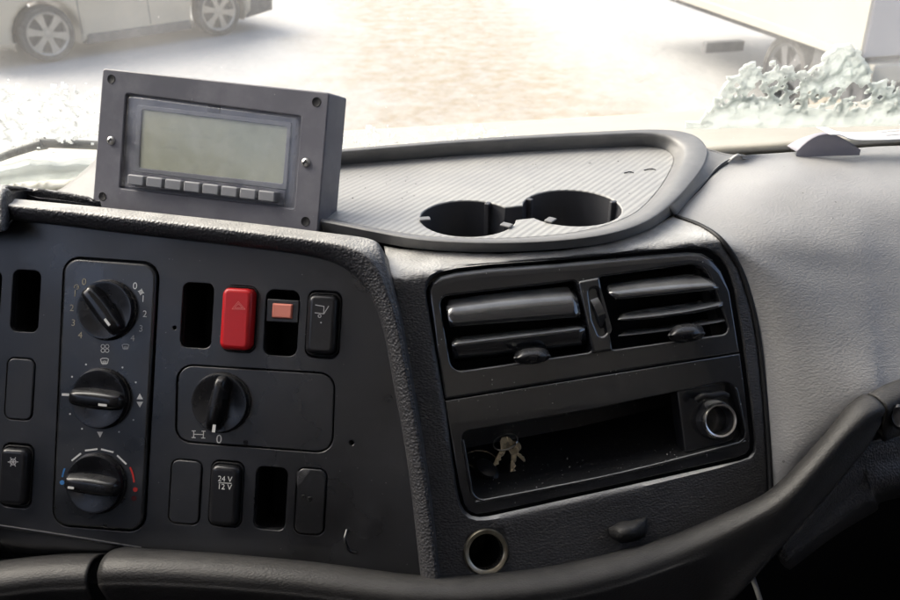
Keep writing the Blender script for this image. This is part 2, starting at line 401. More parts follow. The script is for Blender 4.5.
# ------------------------------------------------------------------ special materials
def nodes_of(name):
    m = bpy.data.materials.new(name); m.use_nodes = True
    return m, m.node_tree.nodes, m.node_tree.links
def schlick(N, Lk, f0=.03):
    lw = N.new('ShaderNodeLayerWeight'); lw.inputs['Blend'].default_value = .5
    pw = N.new('ShaderNodeMath'); pw.operation = 'POWER'; pw.inputs[1].default_value = 5; Lk.new(lw.outputs['Facing'], pw.inputs[0])
    ma = N.new('ShaderNodeMath'); ma.operation = 'MULTIPLY_ADD'; ma.inputs[1].default_value = 1 - f0; ma.inputs[2].default_value = f0; Lk.new(pw.outputs[0], ma.inputs[0])
    return ma.outputs[0]
def make_glass():
    m, N, Lk = nodes_of('dirty_windscreen_glass')
    N.remove(N['Principled BSDF']); out = N['Material Output']
    tr = N.new('ShaderNodeBsdfTransparent'); tr.inputs[0].default_value = (.88, .90, .893, 1)
    gl = N.new('ShaderNodeBsdfGlossy'); gl.inputs['Roughness'].default_value = .03
    tl = N.new('ShaderNodeBsdfTranslucent'); tl.inputs[0].default_value = (.9, .9, .88, 1)
    co = N.new('ShaderNodeTexCoord')
    n1 = N.new('ShaderNodeTexNoise'); n1.inputs['Scale'].default_value = 7; n1.inputs['Detail'].default_value = 6
    n2 = N.new('ShaderNodeTexVoronoi'); n2.inputs['Scale'].default_value = 120
    n3 = N.new('ShaderNodeTexNoise'); n3.inputs['Scale'].default_value = 22
    for n in (n1, n2, n3): Lk.new(co.outputs['Object'], n.inputs['Vector'])
    a = N.new('ShaderNodeMapRange'); a.inputs['From Min'].default_value = .3; a.inputs['From Max'].default_value = .75; a.inputs['To Min'].default_value = .018; a.inputs['To Max'].default_value = .05
    Lk.new(n1.outputs['Fac'], a.inputs['Value'])
    s = N.new('ShaderNodeMapRange'); s.inputs['From Min'].default_value = .10; s.inputs['From Max'].default_value = .04; s.inputs['To Max'].default_value = .35
    Lk.new(n2.outputs['Distance'], s.inputs['Value'])
    s2 = N.new('ShaderNodeMapRange'); s2.inputs['From Min'].default_value = .5; s2.inputs['From Max'].default_value = .62
    Lk.new(n3.outputs['Fac'], s2.inputs['Value'])
    mu = N.new('ShaderNodeMath'); mu.operation = 'MULTIPLY'; Lk.new(s.outputs[0], mu.inputs[0]); Lk.new(s2.outputs[0], mu.inputs[1])
    ad = N.new('ShaderNodeMath'); ad.operation = 'ADD'; ad.use_clamp = True; Lk.new(a.outputs[0], ad.inputs[0]); Lk.new(mu.outputs[0], ad.inputs[1])
    m1 = N.new('ShaderNodeMixShader'); Lk.new(ad.outputs[0], m1.inputs[0]); Lk.new(tr.outputs[0], m1.inputs[1]); Lk.new(tl.outputs[0], m1.inputs[2])
    m2 = N.new('ShaderNodeMixShader'); Lk.new(schlick(N, Lk), m2.inputs[0]); Lk.new(m1.outputs[0], m2.inputs[1]); Lk.new(gl.outputs[0], m2.inputs[2])
    Lk.new(m2.outputs[0], out.inputs['Surface']); return m
M['glass'] = make_glass()
def make_ice(name, col, tr_w):
    m, N, Lk = nodes_of(name)
    bs = N['Principled BSDF']; out = N['Material Output']
    bs.inputs['Base Color'].default_value = (*col, 1); bs.inputs['Roughness'].default_value = .35
    co = N.new('ShaderNodeTexCoord'); nz = N.new('ShaderNodeTexNoise'); nz.inputs['Scale'].default_value = 130; nz.inputs['Detail'].default_value = 5
    Lk.new(co.outputs['Object'], nz.inputs['Vector'])
    b = N.new('ShaderNodeBump'); b.inputs['Strength'].default_value = .7; b.inputs['Distance'].default_value = .004; Lk.new(nz.outputs['Fac'], b.inputs['Height']); Lk.new(b.outputs[0], bs.inputs['Normal'])
    tl = N.new('ShaderNodeBsdfTranslucent'); tl.inputs[0].default_value = (*col, 1)
    mx = N.new('ShaderNodeMixShader'); mx.inputs[0].default_value = tr_w
    Lk.new(bs.outputs[0], mx.inputs[1]); Lk.new(tl.outputs[0], mx.inputs[2])
    tr = N.new('ShaderNodeBsdfTransparent'); m3 = N.new('ShaderNodeMixShader'); m3.inputs[0].default_value = .22
    Lk.new(mx.outputs[0], m3.inputs[1]); Lk.new(tr.outputs[0], m3.inputs[2]); Lk.new(m3.outputs[0], out.inputs['Surface']); return m
M['ice'] = make_ice('melting_ice', (.76, .80, .79), .58)
M['frost'] = make_ice('frost_crystals', (.85, .87, .87), .55)
def make_ground():
    m = M['snow']; N, Lk = m.node_tree.nodes, m.node_tree.links; bs = N['Principled BSDF']
    src = bs.inputs['Base Color'].links[0].from_socket
    co = N.new('ShaderNodeTexCoord'); sp = N.new('ShaderNodeSeparateXYZ'); Lk.new(co.outputs['Object'], sp.inputs[0])
    nz = N.new('ShaderNodeTexNoise'); nz.inputs['Scale'].default_value = .7; nz.inputs['Detail'].default_value = 6; Lk.new(co.outputs['Object'], nz.inputs['Vector'])
    nf = N.new('ShaderNodeTexNoise'); nf.inputs['Scale'].default_value = 4; nf.inputs['Detail'].default_value = 8; nf.inputs['Roughness'].default_value = .75; Lk.new(co.outputs['Object'], nf.inputs['Vector'])
    def math_(op, a, b):
        n = N.new('ShaderNodeMath'); n.operation = op
        for i, x in enumerate((a, b)):
            if isinstance(x, (int, float)): n.inputs[i].default_value = x
            else: Lk.new(x, n.inputs[i])
        return n.outputs[0]
    # a driven lane running ahead: distance from its centre line, broken up by noise
    c = math_('ADD', math_('MULTIPLY', math_('ADD', sp.outputs['Y'], -8), -.12), .45)
    d = math_('ABSOLUTE', math_('SUBTRACT', sp.outputs['X'], c), 0)
    d = math_('ADD', d, math_('MULTIPLY', math_('ADD', nz.outputs['Fac'], -.5), 2.2))
    mr = N.new('ShaderNodeMapRange'); mr.inputs['From Min'].default_value = 2.3; mr.inputs['From Max'].default_value = .9; Lk.new(d, mr.inputs['Value'])
    k = N.new('ShaderNodeMapRange'); k.inputs['From Min'].default_value = .36; k.inputs['From Max'].default_value = .62; k.inputs['To Min'].default_value = .25; Lk.new(nf.outputs['Fac'], k.inputs['Value'])
    f = math_('MULTIPLY', mr.outputs[0], k.outputs[0])
    mx = N.new('ShaderNodeMix'); mx.data_type = 'RGBA'; Lk.new(f, mx.inputs['Factor']); Lk.new(src, mx.inputs['A']); mx.inputs['B'].default_value = (.235, .192, .135, 1)
    Lk.new(mx.outputs['Result'], bs.inputs['Base Color'])
make_ground()
def make_screen():
    m, N, Lk = nodes_of('lcd_screen'); bs = N['Principled BSDF']
    co = N.new('ShaderNodeTexCoord'); n1 = N.new('ShaderNodeTexNoise'); n1.inputs['Scale'].default_value = 7; n1.inputs['Detail'].default_value = 2
    n2 = N.new('ShaderNodeTexNoise'); n2.inputs['Scale'].default_value = 130; n2.inputs['Detail'].default_value = 6
    mp = N.new('ShaderNodeMapping'); mp.inputs['Scale'].default_value = (.35, .35, 1.6); Lk.new(co.outputs['Object'], mp.inputs[0])
    Lk.new(co.outputs['Object'], n1.inputs['Vector']); Lk.new(mp.outputs[0], n2.inputs['Vector'])
    r = N.new('ShaderNodeValToRGB'); r.color_ramp.elements[0].position = .38; r.color_ramp.elements[1].position = .66
    r.color_ramp.elements[0].color = (.46, .49, .39, 1); r.color_ramp.elements[1].color = (.64, .62, .42, 1); Lk.new(n1.outputs['Fac'], r.inputs[0])
    k = N.new('ShaderNodeMapRange'); k.inputs['From Min'].default_value = .60; k.inputs['From Max'].default_value = .72; k.inputs['To Max'].default_value = .45; Lk.new(n2.outputs['Fac'], k.inputs['Value'])
    mx = N.new('ShaderNodeMix'); mx.data_type = 'RGBA'; Lk.new(k.outputs[0], mx.inputs['Factor']); Lk.new(r.outputs[0], mx.inputs['A']); mx.inputs['B'].default_value = (.36, .37, .29, 1)
    Lk.new(mx.outputs['Result'], bs.inputs['Base Color']); bs.inputs['Roughness'].default_value = .4; return m
M['screen'] = make_screen()
def make_clear():
    m, N, Lk = nodes_of('scuffed_clear_cover'); N.remove(N['Principled BSDF'])
    tr = N.new('ShaderNodeBsdfTransparent'); tr.inputs[0].default_value = (.985, .985, .99, 1)
    gl = N.new('ShaderNodeBsdfGlossy'); gl.inputs['Roughness'].default_value = .12
    df = N.new('ShaderNodeBsdfDiffuse'); df.inputs[0].default_value = (.6, .6, .62, 1)
    co = N.new('ShaderNodeTexCoord'); nz = N.new('ShaderNodeTexNoise'); nz.inputs['Scale'].default_value = 90; nz.inputs['Detail'].default_value = 7; Lk.new(co.outputs['Object'], nz.inputs['Vector'])
    k = N.new('ShaderNodeMapRange'); k.inputs['From Min'].default_value = .4; k.inputs['From Max'].default_value = .75; k.inputs['To Min'].default_value = .01; k.inputs['To Max'].default_value = .12; Lk.new(nz.outputs['Fac'], k.inputs['Value'])
    m1 = N.new('ShaderNodeMixShader'); Lk.new(k.outputs[0], m1.inputs[0]); Lk.new(tr.outputs[0], m1.inputs[1]); Lk.new(df.outputs[0], m1.inputs[2])
    m2 = N.new('ShaderNodeMixShader'); Lk.new(schlick(N, Lk), m2.inputs[0]); Lk.new(m1.outputs[0], m2.inputs[1]); Lk.new(gl.outputs[0], m2.inputs[2])
    Lk.new(m2.outputs[0], N['Material Output'].inputs['Surface']); return m
M['clear'] = make_clear()

X, Y, Z = Vector((1, 0, 0)), Vector((0, 1, 0)), Vector((0, 0, 1))
# ------------------------------------------------------------------ the setting: snow outside, cab round the dashboard
def ground():
    n = 60; V, Fc = [], []
    s = [-300 + 600 * (i / n) for i in range(n + 1)]
    f = lambda t: math.copysign(abs(t / 300) ** 2.2 * 600, t)
    for y in s:
        for x in s: V.append((f(x), f(y), .03 * noise.noise(Vector((f(x) * .6, f(y) * .6, 0)))))
    for j in range(n):
        for i in range(n): Fc.append((j * (n + 1) + i, j * (n + 1) + i + 1, (j + 1) * (n + 1) + i + 1, (j + 1) * (n + 1) + i))
    tag(mesh_obj('snowy_ground', V, Fc, M['snow'], smooth=True, angle=180), 'packed snow with a brownish driven lane seen through the windscreen', None, 'structure')
ground()
TR = Frame(Vector((0, 0, 0)), 12, 0)                            # the truck's own axes: ex to its right, b ahead
def TW(x, y, z): return TR.ex * x + TR.b * y + Z * z
def slab(name, x0, x1, y0, y1, z0, z1, mat, label):
    o = box(name, TW((x0 + x1) / 2, (y0 + y1) / 2, (z0 + z1) / 2), TR.ex, TR.b, Z, x1 - x0, y1 - y0, z1 - z0, mat)
    return tag(o, label, None, 'structure')
XL, XR, YB, YF, ZR, ZFL = -1.05, 1.15, -.75, .53, 3.18, 1.35
slab('cab_roof', XL - .05, XR + .05, YB, YF, ZR, ZR + .05, M['headliner'], 'grey headliner under the cab roof')
slab('cab_rear_wall', XL - .05, XR + .05, YB - .05, YB - .001, ZFL, 2.85, M['reardark'], 'unseen lower rear wall of the cab, darkened to keep the lower dash dim')  # out of view; dark tone chosen to keep the lower dash dim
slab('cab_rear_header', XL - .05, XR + .05, YB - .05, YB - .001, 2.853, ZR - .001, M['headliner'], 'unseen upper rear wall of the cab, made pale to throw light on the dash')  # out of view; pale strip split off to reflect light onto the dash
slab('cab_floor', XL - .05, XR + .05, YB, 1.0, ZFL - .05, ZFL - .001, M['floor'], 'black floor of the cab')
for sx, nm, sill, rear, top in ((XL, 'left', 2.72, -.70, 3.10), (XR, 'right', 2.42, -.25, 3.05)):  # unseen windows; left sill raised to light the upper panel, shade the lower
    a, b = (sx - .05, sx) if sx < 0 else (sx, sx + .05)
    slab('cab_door_' + nm, a, b, YB + .001, 1.0, ZFL, sill, M['cabwall'], 'dark lining of the %s cab door below its window' % nm)
    slab('cab_side_wall_' + nm, a, b, YB + .001, rear, sill + .003, ZR - .001, M['cabwall'], 'dark lining behind the %s side window' % nm)
    slab('cab_side_header_' + nm, a, b, rear + .002, YF, top, ZR - .001, M['headliner'], 'grey header above the %s side window' % nm)
slab('cab_front_wall', XL - .05, XR + .05, .98, 1.0, ZFL, 2.20, M['dark'], 'black bulkhead in the footwell under the dashboard')

# windscreen pane and what lies outside at its foot
def windscreen():
    V = [FWS.W(x, y, h) for h in (0, -.006) for (x, y) in ((-1.25, -.06), (1.05, -.06), (1.0, .95), (-1.2, .95))]
    Fc = [(0, 1, 2, 3), (4, 5, 6, 7), (0, 1, 5, 4), (1, 2, 6, 5), (2, 3, 7, 6), (3, 0, 4, 7)]
    tag(mesh_obj('windscreen', V, Fc, M['glass']), 'sloping windscreen glass with frost and dirt above the dashboard', 'windscreen')
windscreen()
def cowl():
    e = lambda x, y, z: FWS.W(x, 0, 0) + FWS.b * (y + .004) + Z * z
    rows = [[e(x, -.01, -.018) for x in (-1.3, -.6, 0, .6, 1.1)], [e(x, .10, -.02) for x in (-1.3, -.6, 0, .6, 1.1)],
            [e(x, .20, -.05) for x in (-1.3, -.6, 0, .6, 1.1)], [e(x, .25, -.25) for x in (-1.3, -.6, 0, .6, 1.1)]]
    tag(loft('windscreen_cowl', rows, M['cowl'], nu=30, nv=14, thick=.004), 'cream painted cowl outside the foot of the windscreen', 'cowl')
cowl()
def ice_sheet(name, u0, u1, v0, v1, step, mask, amp, off, mat, label, thin=.002):
    """lumps of ice on the outside of the glass; mask(u,v,p) > 0 where there is ice"""
    nu, nv = int((u1 - u0) / step), int((v1 - v0) / step)
    Vh = {}; V, Fc = [], []; idx = {}
    def hval(i, j):
        if (i, j) not in Vh:
            u, v = u0 + i * step, v0 + j * step; Vh[i, j] = mask(u, v, FWS.P(u, v))
        return Vh[i, j]
    def vid(i, j):
        if (i, j) not in idx:
            u, v = u0 + i * step, v0 + j * step; h = max(0., hval(i, j))
            idx[i, j] = len(V); V.append(FWS.P(u, v, -off + amp * min(1, h) ** .6))
        return idx[i, j]
    for j in range(nv):
        for i in range(nu):
            if sum(hval(i + a, j + b) > 0 for a in (0, 1) for b in (0, 1)) >= 3:
                Fc.append((vid(i, j), vid(i + 1, j), vid(i + 1, j + 1), vid(i, j + 1)))
    o = mesh_obj(name, V, Fc, mat, smooth=True, angle=180)
    s = sum(p.normal.dot(CAMP - p.center) for p in o.data.polygons)
    if s < 0: o.data.flip_normals()
    md = o.modifiers.new('thickness', 'SOLIDIFY'); md.thickness = thin; md.offset = -1
    return tag(o, label, None, 'stuff')
def nz(p, s, seed=0): return noise.noise(p * s + Vector((seed, seed * .7, 0)))
def interp(x, tab):
    if x <= tab[0][0]: return tab[0][1]
    for (a, b), (c, d) in zip(tab, tab[1:]):
        if x <= c: return b + (d - b) * (x - a) / (c - a)
    return tab[-1][1]
def mask_r(u, v, p):
    top = interp(u, [(700, 122), (712, 100), (728, 75), (748, 62), (775, 60), (800, 70), (818, 60), (835, 45), (850, 44), (862, 52), (872, 72), (900, 84), (960, 80)])
    bot = interp(u, [(690, 130), (720, 129), (800, 128), (1000, 124)])
    core = min(1, (v - 106 + 6 * nz(p, 14, 5) + 4 * nz(p, 60, 9)) / 9) * (.62 + .5 * abs(nz(p, 45, 12)) + .35 * nz(p, 130, 3))                     # solid slush along the foot
    lump = nz(p, 95, 3) * 1.1 + nz(p, 200, 8) * .75 + .50 - max(0, (top + 8 - v)) / 10 - .25 * (abs(u - 770) < 30 and v > 76)
    if 808 < u < 866 and v > 42: lump += 1.0 - abs(u - 842) / 30 - max(0, v - 84) / 30
    edge = min((u - 684 - max(0, 122 - v) * .25) / 14, (bot - v) / 3, (v - top) / 4 + .3)
    hole = 1.3 * max(0, 1 - ((u - 848) / 22) ** 2 - ((v - 92) / 13) ** 2)
    s = max(core, lump * .9) - hole * (1 if v < 103 else .4)
    return min(s, edge) * (.75 + .35 * nz(p, 60, 1))
ice_sheet('windscreen_ice', 684, 990, 40, 134, 1.0, mask_r, .009, .015, M['ice'], 'lumpy melting ice frozen to the lower right of the windscreen', .004)
def mask_l(u, v, p):
    t = interp(v, [(78, -.75), (88, -.22), (108, -.06), (135, -.1), (150, -.45)])
    return nz(p, 160, 2) * .9 + nz(p, 240, 4) * .7 + t - max(0, u - 80) / 60 + .2 * nz(p, 18, 6)
ice_sheet('windscreen_frost', -70, 130, 76, 152, 1.0, mask_l, .004, .012, M['frost'], 'sparse white frost specks on the glass left of the display box', .0015)
def mask_p(u, v, p):
    top = interp(u, [(-80, 172), (0, 165), (30, 158), (60, 160), (100, 156), (140, 156)]); bot = interp(u, [(-80, 192), (0, 185), (45, 182), (100, 176), (140, 172)])
    return min((v - top) / 6, (bot - v) / 4) + .5 * nz(p, 60, 2) - .05
ice_sheet('wiper_snow_ridge', -80, 140, 150, 194, 1.0, mask_p, .018, .026, M['ice'], 'ridge of melting snow on the cowl at the left wiper', .004)
def mask_f(u, v, p):
    t = interp(v, [(122, -.55), (128, -.22), (140, -.12), (150, -.1)])
    return nz(p, 130, 7) * .8 + nz(p, 260, 4) * .6 + t - max(0, abs(u - 430) - 60) / 120
ice_sheet('windscreen_foot_frost', 340, 700, 121, 150, 1.0, mask_f, .003, .012, M['frost'], 'faint frost specks at the foot of the glass behind the tray', .0015)
def wiper():
    t = thing('wiper', FWS.P(-60, 186, -.03), 'frosted black wiper arm and blade outside the glass at far left', 'wiper')
    tube('blade', [FWS.P(u, v, -.030) for u, v in ((-70, 184), (0, 157), (42, 143.5))], .0042, M['wiper'], t, 8)
    tube('arm', [FWS.P(u, v, -.034) for u, v in ((40, 143), (70, 144), (130, 147), (200, 152))], .0045, M['wiper'], t, 8)
    tube('hinge', [FWS.P(u, v, -.036) for u, v in ((36, 144.5), (46, 143))], .006, M['wiper'], t, 8)
wiper()
def paper():
    o = HZ(797, 150.5, ZF + .008); e, b = TR.ex, TR.b
    t = thing('paper_sheet', o, 'white paper sheet with a curled grey corner on the dash top at right', 'paper')
    prof = ((0, -.001), (.008, .0075), (.016, .0125), (.025, .0140), (.034, .0120), (.046, .0065), (.058, -.001))
    # curled corner, its grey underside showing
    rows = [[o + e * s_ + b * (d - s_ * .12) + Z * (z * k) for s_, z in prof] for d, k in ((0, 1), (.006, 1.0), (.016, .6))]
    loft('curled_corner', rows, M['paperback'], t, nu=24, nv=6, thick=.0008)
    low = [Vector((p.x, p.y, o.z - .006)) for p in rows[0]]
    mesh_obj('card_edge', rows[0] + low, [(i, i + 1, i + 8, i + 7) for i in range(6)], M['paperback'], t)
    prof2 = ((.026, .0146), (.036, .0135), (.048, .0092), (.07, .0075), (.12, .0072), (.22, .0078))
    rows = [[o + e * s_ + b * (d - s_ * .06) + Z * (z + dz) for s_, z in prof2] for d, dz in ((-.004, 0), (.008, .0006), (.018, .0004))]
    loft('sheet', rows, M['paper'], t, nu=30, nv=8, thick=.0006)
    for k in range(2):
        s0 = o + e * .085 + b * (.0 + k * .010) + Z * .0086
        mesh_obj('printed_line', [s0, s0 + e * .03, s0 + e * .03 + b * .003 + Z * .0002, s0 + b * .003 + Z * .0002], [(0, 1, 2, 3)], M['icon'], t)
paper()
# ------------------------------------------------------------------ parked car
def spoked_wheel(parent, c, ax, r, w, up=Z, al=None):
    al = al or M['alloy']
    tyre = lathe('wheel', c, ax, [(r * .72, -w / 2), (r * .93, -w / 2), (r, -w * .32), (r, w * .32), (r * .95, w / 2), (r * .79, w / 2), (r * .75, w * .38), (r * .73, 0)], M['rubber'], parent, 36, False)
    lathe('rim', c, ax, [(r * .79, w * .44), (r * .75, w * .47), (r * .69, w * .40), (r * .67, 0)], al, tyre, 36, False)
    lathe('brake_disc', c + ax * (w * .02), ax, [(r * .68, 0), (r * .2, .002)], M['cartrim'], tyre, 30)
    lathe('hub_cap', c + ax * (w * .36), ax, [(r * .15, -.02), (r * .14, .012), (r * .08, .02)], al, tyre, 20)
    e1 = (up - ax * up.dot(ax)).normalized(); e2 = ax.cross(e1)
    for k in range(6):
        a = 2 * math.pi * k / 6 + .3; d = e1 * math.cos(a) + e2 * math.sin(a); s = ax.cross(d)
        V = []
        for q, wd in ((.10, .10), (.40, .10), (.72, .16)):
            for sg in (-1, 1):
                for hh in (.30, .42): V.append(c + d * (r * q) + s * (sg * r * wd) + ax * (w * hh))
        Fc = []
        for b in (0, 4): Fc += [(b + 1, b + 3, b + 7, b + 5), (b, b + 4, b + 6, b + 2), (b, b + 1, b + 5, b + 4), (b + 2, b + 6, b + 7, b + 3)]
        mesh_obj('spoke', V, Fc, al, tyre)
    return tyre
def parked_car():
    g1, g2 = HZ(54, 62, 0), HZ(222, 36, 0)
    d = (g2 - g1); d.z = 0; wb = d.length; yaw = math.degrees(math.atan2(d.y, d.x))
    fr = Frame(g1 - Frame(g1, yaw, 0).n * -.0, yaw, 0)
    t = thing('parked_car', g1 + d * .5, 'beige car with alloy wheels parked on the snow outside, left', 'car')
    R_ = .345
    def arch(cx, r, n=12): return [(cx + r * math.cos(a), .33 + r * math.sin(a)) for a in [math.pi * (1.12 - 1.24 * k / n) for k in range(n + 1)]]
    out = [(-.95, .45), (-.93, .30), (-.45, .22)] + arch(0, .43) + [(.47, .21), (wb - .47, .21)] + arch(wb, .43) + [(wb + .45, .24), (wb + .80, .34), (wb + .86, .55), (wb + .82, .82), (wb + .2, .98), (-.2, 1.02), (-.90, .92)]
    fr.o = g1 + Z * 0
    plate('body', fr, out, (), .02, 1.72, .07, M['carpaint'], t, 4, px=False)
    plate('sill', fr, [(.46, .16), (wb - .46, .16), (wb - .48, .29), (.48, .29)], (), .035, .2, .02, M['cartrim'], t, 2, px=False)
    cab = [(-.75, .98), (wb + .05, .98), (wb - .75, 1.46), (-.15, 1.50), (-.6, 1.3)]
    plate('cabin', fr, cab, (), -.10, 1.48, .06, M['carpaint'], t, 3, px=False)
    for a in ([(-.45, 1.03), (.35, 1.03), (.35, 1.40), (-.15, 1.41)], [(.45, 1.03), (1.3, 1.03), (1.3, 1.40), (.45, 1.40)], [(1.4, 1.03), (wb - .2, 1.03), (wb - .75, 1.40), (1.4, 1.40)]):
        plate('window', fr, a, (), -.09, .01, .003, M['carglass'], t, 1, px=False)
    for x in (.42, 1.36):
        plate('door_seam', fr, [(x - .006, .30), (x + .006, .30), (x + .006, .97), (x - .006, .97)], (), .0215, .004, .0005, M['cartrim'], t, 1, px=False)
        plate('door_handle', fr, [(x + .10, .84), (x + .30, .84), (x + .30, .88), (x + .10, .88)], (), .05, .03, .01, M['carpaint'], t, 2, px=False)
    plate('headlight', fr, [(wb + .55, .62), (wb + .83, .60), (wb + .80, .75), (wb + .60, .80)], (), .025, .06, .01, M['carglass'], t, 2, px=False)
    plate('tail_light', fr, [(-.93, .70), (-.75, .72), (-.72, .92), (-.90, .90)], (), .025, .05, .01, M['redprint'], t, 2, px=False)
    plate('bumper', fr, [(wb + .45, .20), (wb + .88, .26), (wb + .90, .50), (wb + .50, .50)], (), .03, 1.75, .05, M['cartrim'], t, 3, px=False)
    for x in (0, wb):
        spoked_wheel(t, fr.W(x, R_, -.10), fr.n, R_, .21)
        spoked_wheel(t, fr.W(x, R_, -1.55), -fr.n, R_, .21)
parked_car()
def box_truck():
    zb = .85; p1, p2 = HZ(860, 58, zb), HZ(690, 0, zb)
    d = p1 - p2; yaw = math.degrees(math.atan2(d.y, d.x)); L = 5.2; wd = 2.3
    fr = Frame(p1.copy(), yaw, 0); inn = -fr.n
    t = thing('box_truck', Vector((p1.x, p1.y, 0)) - fr.ex * 2.6 + inn * 1.1, 'cream box truck with rear end greyed as in shade, parked outside, right', 'truck')
    plate('cargo_side', fr, [(-L, 0), (0, 0), (0, 2.3), (-L, 2.3)], (), 0, .05, .01, M['boxwhite'], t, 1, px=False)
    plate('side_rail', fr, [(-L, -.04), (0, -.04), (0, .05), (-L, .05)], (), .012, .05, .006, M['boxwhite'], t, 1, px=False)
    re = Frame(p1.copy(), yaw + 90, 0)
    plate('rear_door', re, [(.02, .0), (wd / 2 - .01, .0), (wd / 2 - .01, 2.25), (.02, 2.25)], (), .012, .05, .01, M['boxshade'], t, 1, px=False)
    plate('rear_door', re, [(wd / 2 + .01, .0), (wd - .02, .0), (wd - .02, 2.25), (wd / 2 + .01, 2.25)], (), .012, .05, .01, M['boxshade'], t, 1, px=False)
    box('cargo_floor', p1 - fr.ex * (L / 2) + inn * (wd / 2) + Z * .03, fr.ex, inn, Z, L - .1, wd - .1, .1, M['chassis'], t)
    box('cargo_roof', p1 - fr.ex * (L / 2) + inn * (wd / 2) + Z * 2.3, fr.ex, inn, Z, L, wd, .05, M['boxwhite'], t)
    box('chassis_rail', p1 - fr.ex * 2.6 + inn * .7 - Z * .18, fr.ex, inn, Z, 5.2, .12, .24, M['chassis'], t)
    box('chassis_rail', p1 - fr.ex * 2.6 + inn * 1.5 - Z * .18, fr.ex, inn, Z, 5.2, .12, .24, M['chassis'], t)
    w = fr.L(772, 60); wx = w[0]
    spoked_wheel(t, Vector((*(fr.W(wx, 0, -.28)).xy, .40)), fr.n, .40, .26, al=M['chassis'])
    spoked_wheel(t, Vector((*(fr.W(wx, 0, -wd + .28)).xy, .40)), -fr.n, .40, .26)
    box('mudguard', fr.W(wx + .85, -.24, -.30), fr.ex, Z, fr.n, .85, .46, .3, M['chassis'], t, .03)
    box('fuel_tank', fr.W(wx - .05, -.30, -1.0), fr.ex, Z, fr.n, 1.2, .55, .5, M['chassis'], t, .05)
    g = fr.P(742, 45, -.06); gl = (700 - 742) / 900 * (g - CAMP).dot(FW)
    box('cross_step', g + re.ex * (gl / 2), re.ex, Z, re.n, abs(gl), .11, .10, M['chassis'], t, .01)
    q = re.L(864, 72)
    box('rear_step', re.W(q[0] + .8, q[1], .0), re.ex, Z, re.n, 1.6, .17, .22, M['boxwhite'], t, .02)
    spoked_wheel(t, Vector((*(fr.W(-.55, 0, -.28)).xy, .40)), fr.n, .40, .26)
box_truck()
# ------------------------------------------------------------------ switch panel (turned to the driver)
def rect(fr, u, v, w, hgt, r):                                  # rounded rectangle round a survey point, sizes in pixels at panel distance
    k = .615 / 900; x, y = fr.L(u, v); a, b = w * k / 2, hgt * k / 2
    return rounded([(x - a, y - b, r * k), (x + a, y - b, r * k), (x + a, y + b, r * k), (x - a, y + b, r * k)], 5)
K = .615 / 900
def slot_box(name, fr, outline, depth, mat, parent):            # closed well behind an opening
    V, Fc = [], []; n = len(outline); o2 = offset_loop(outline, -.0006 if area2(outline) > 0 else .0006)
    for h in (-.0012, -depth): V += [fr.W(x, y, h) for x, y in o2]
    for i in range(n): Fc.append((i, (i + 1) % n, n + (i + 1) % n, n + i))
    Fc.append(tuple(range(n, 2 * n)))
    return mesh_obj(name, V, Fc, mat, parent, smooth=True, angle=50)
def grip_knob(name, fr, u, v, r, bar_ang, parent, bar_h=.0085, dish=.004, bar_w=.36, mark=None, base_h=0):
    x, y = fr.L(u, v); c = fr.W(x, y, base_h)
    kb = lathe(name, c, fr.n, [(r * 1.05, -.001), (r * 1.05, .0012), (r * 1.0, .0016), (r * 1.0, .0050), (r * .97, .0062), (r * .90, .0062), (r * .6, .0062 - dish * .4), (r * .3, .0062 - dish * .5)], M['knob'], parent, 48)
    a = math.radians(bar_ang); e = fr.ex * math.cos(a) + fr.ey * math.sin(a); s = -fr.ex * math.sin(a) + fr.ey * math.cos(a)
    V, Fc = [], []; n, m = 20, 12
    for i in range(n + 1):
        q = -1 + 2 * i / n; hw = r * bar_w * (1 - .25 * q * q) * (.35 + .65 * min(1, (1 - abs(q)) * 9)); L = r * .985
        for j in range(m + 1):
            w = -1 + 2 * j / m
            zz = .0050 + (bar_h) * (1 - abs(w) ** 4.0) * (max(0, 1 - abs(q) ** 7) ** .5) - .004 * (1 - abs(q)) * 0
            V.append(c + e * (q * L) + s * (w * hw) + fr.n * zz)
    for i in range(n):
        for j in range(m): Fc.append((i * (m + 1) + j, (i + 1) * (m + 1) + j, (i + 1) * (m + 1) + j + 1, i * (m + 1) + j + 1))
    mesh_obj('grip_bar', V, Fc, M['knob'], kb, smooth=True, angle=80)
    if mark:
        q0, q1, w0, w1 = mark; hh = .0050 + bar_h + .0004
        mesh_obj('pointer_mark', [c + e * (q0 * r) + s * (w0 * r) + fr.n * hh, c + e * (q1 * r) + s * (w0 * r) + fr.n * hh, c + e * (q1 * r) + s * (w1 * r) + fr.n * hh, c + e * (q0 * r) + s * (w1 * r) + fr.n * hh], [(0, 1, 2, 3)], M['print'], kb)
    return kb
def rocker(name, fr, u, v, w, hgt, mat, parent, label=None, h=.0065):
    o = plate('switch_bezel', fr, rect(fr, u, v, w + 4.5, hgt + 4.5, 8), (rect(fr, u, v, w + .5, hgt + .5, 6.5),), .0006, .006, .0005, M['gasket'], None, 2, px=False)
    k = plate(name, fr, rect(fr, u, v, w, hgt, 7), (), h, .012, .0032, mat, parent, 5, px=False)
    o.parent = k
    if label: k['label'] = label
    return k
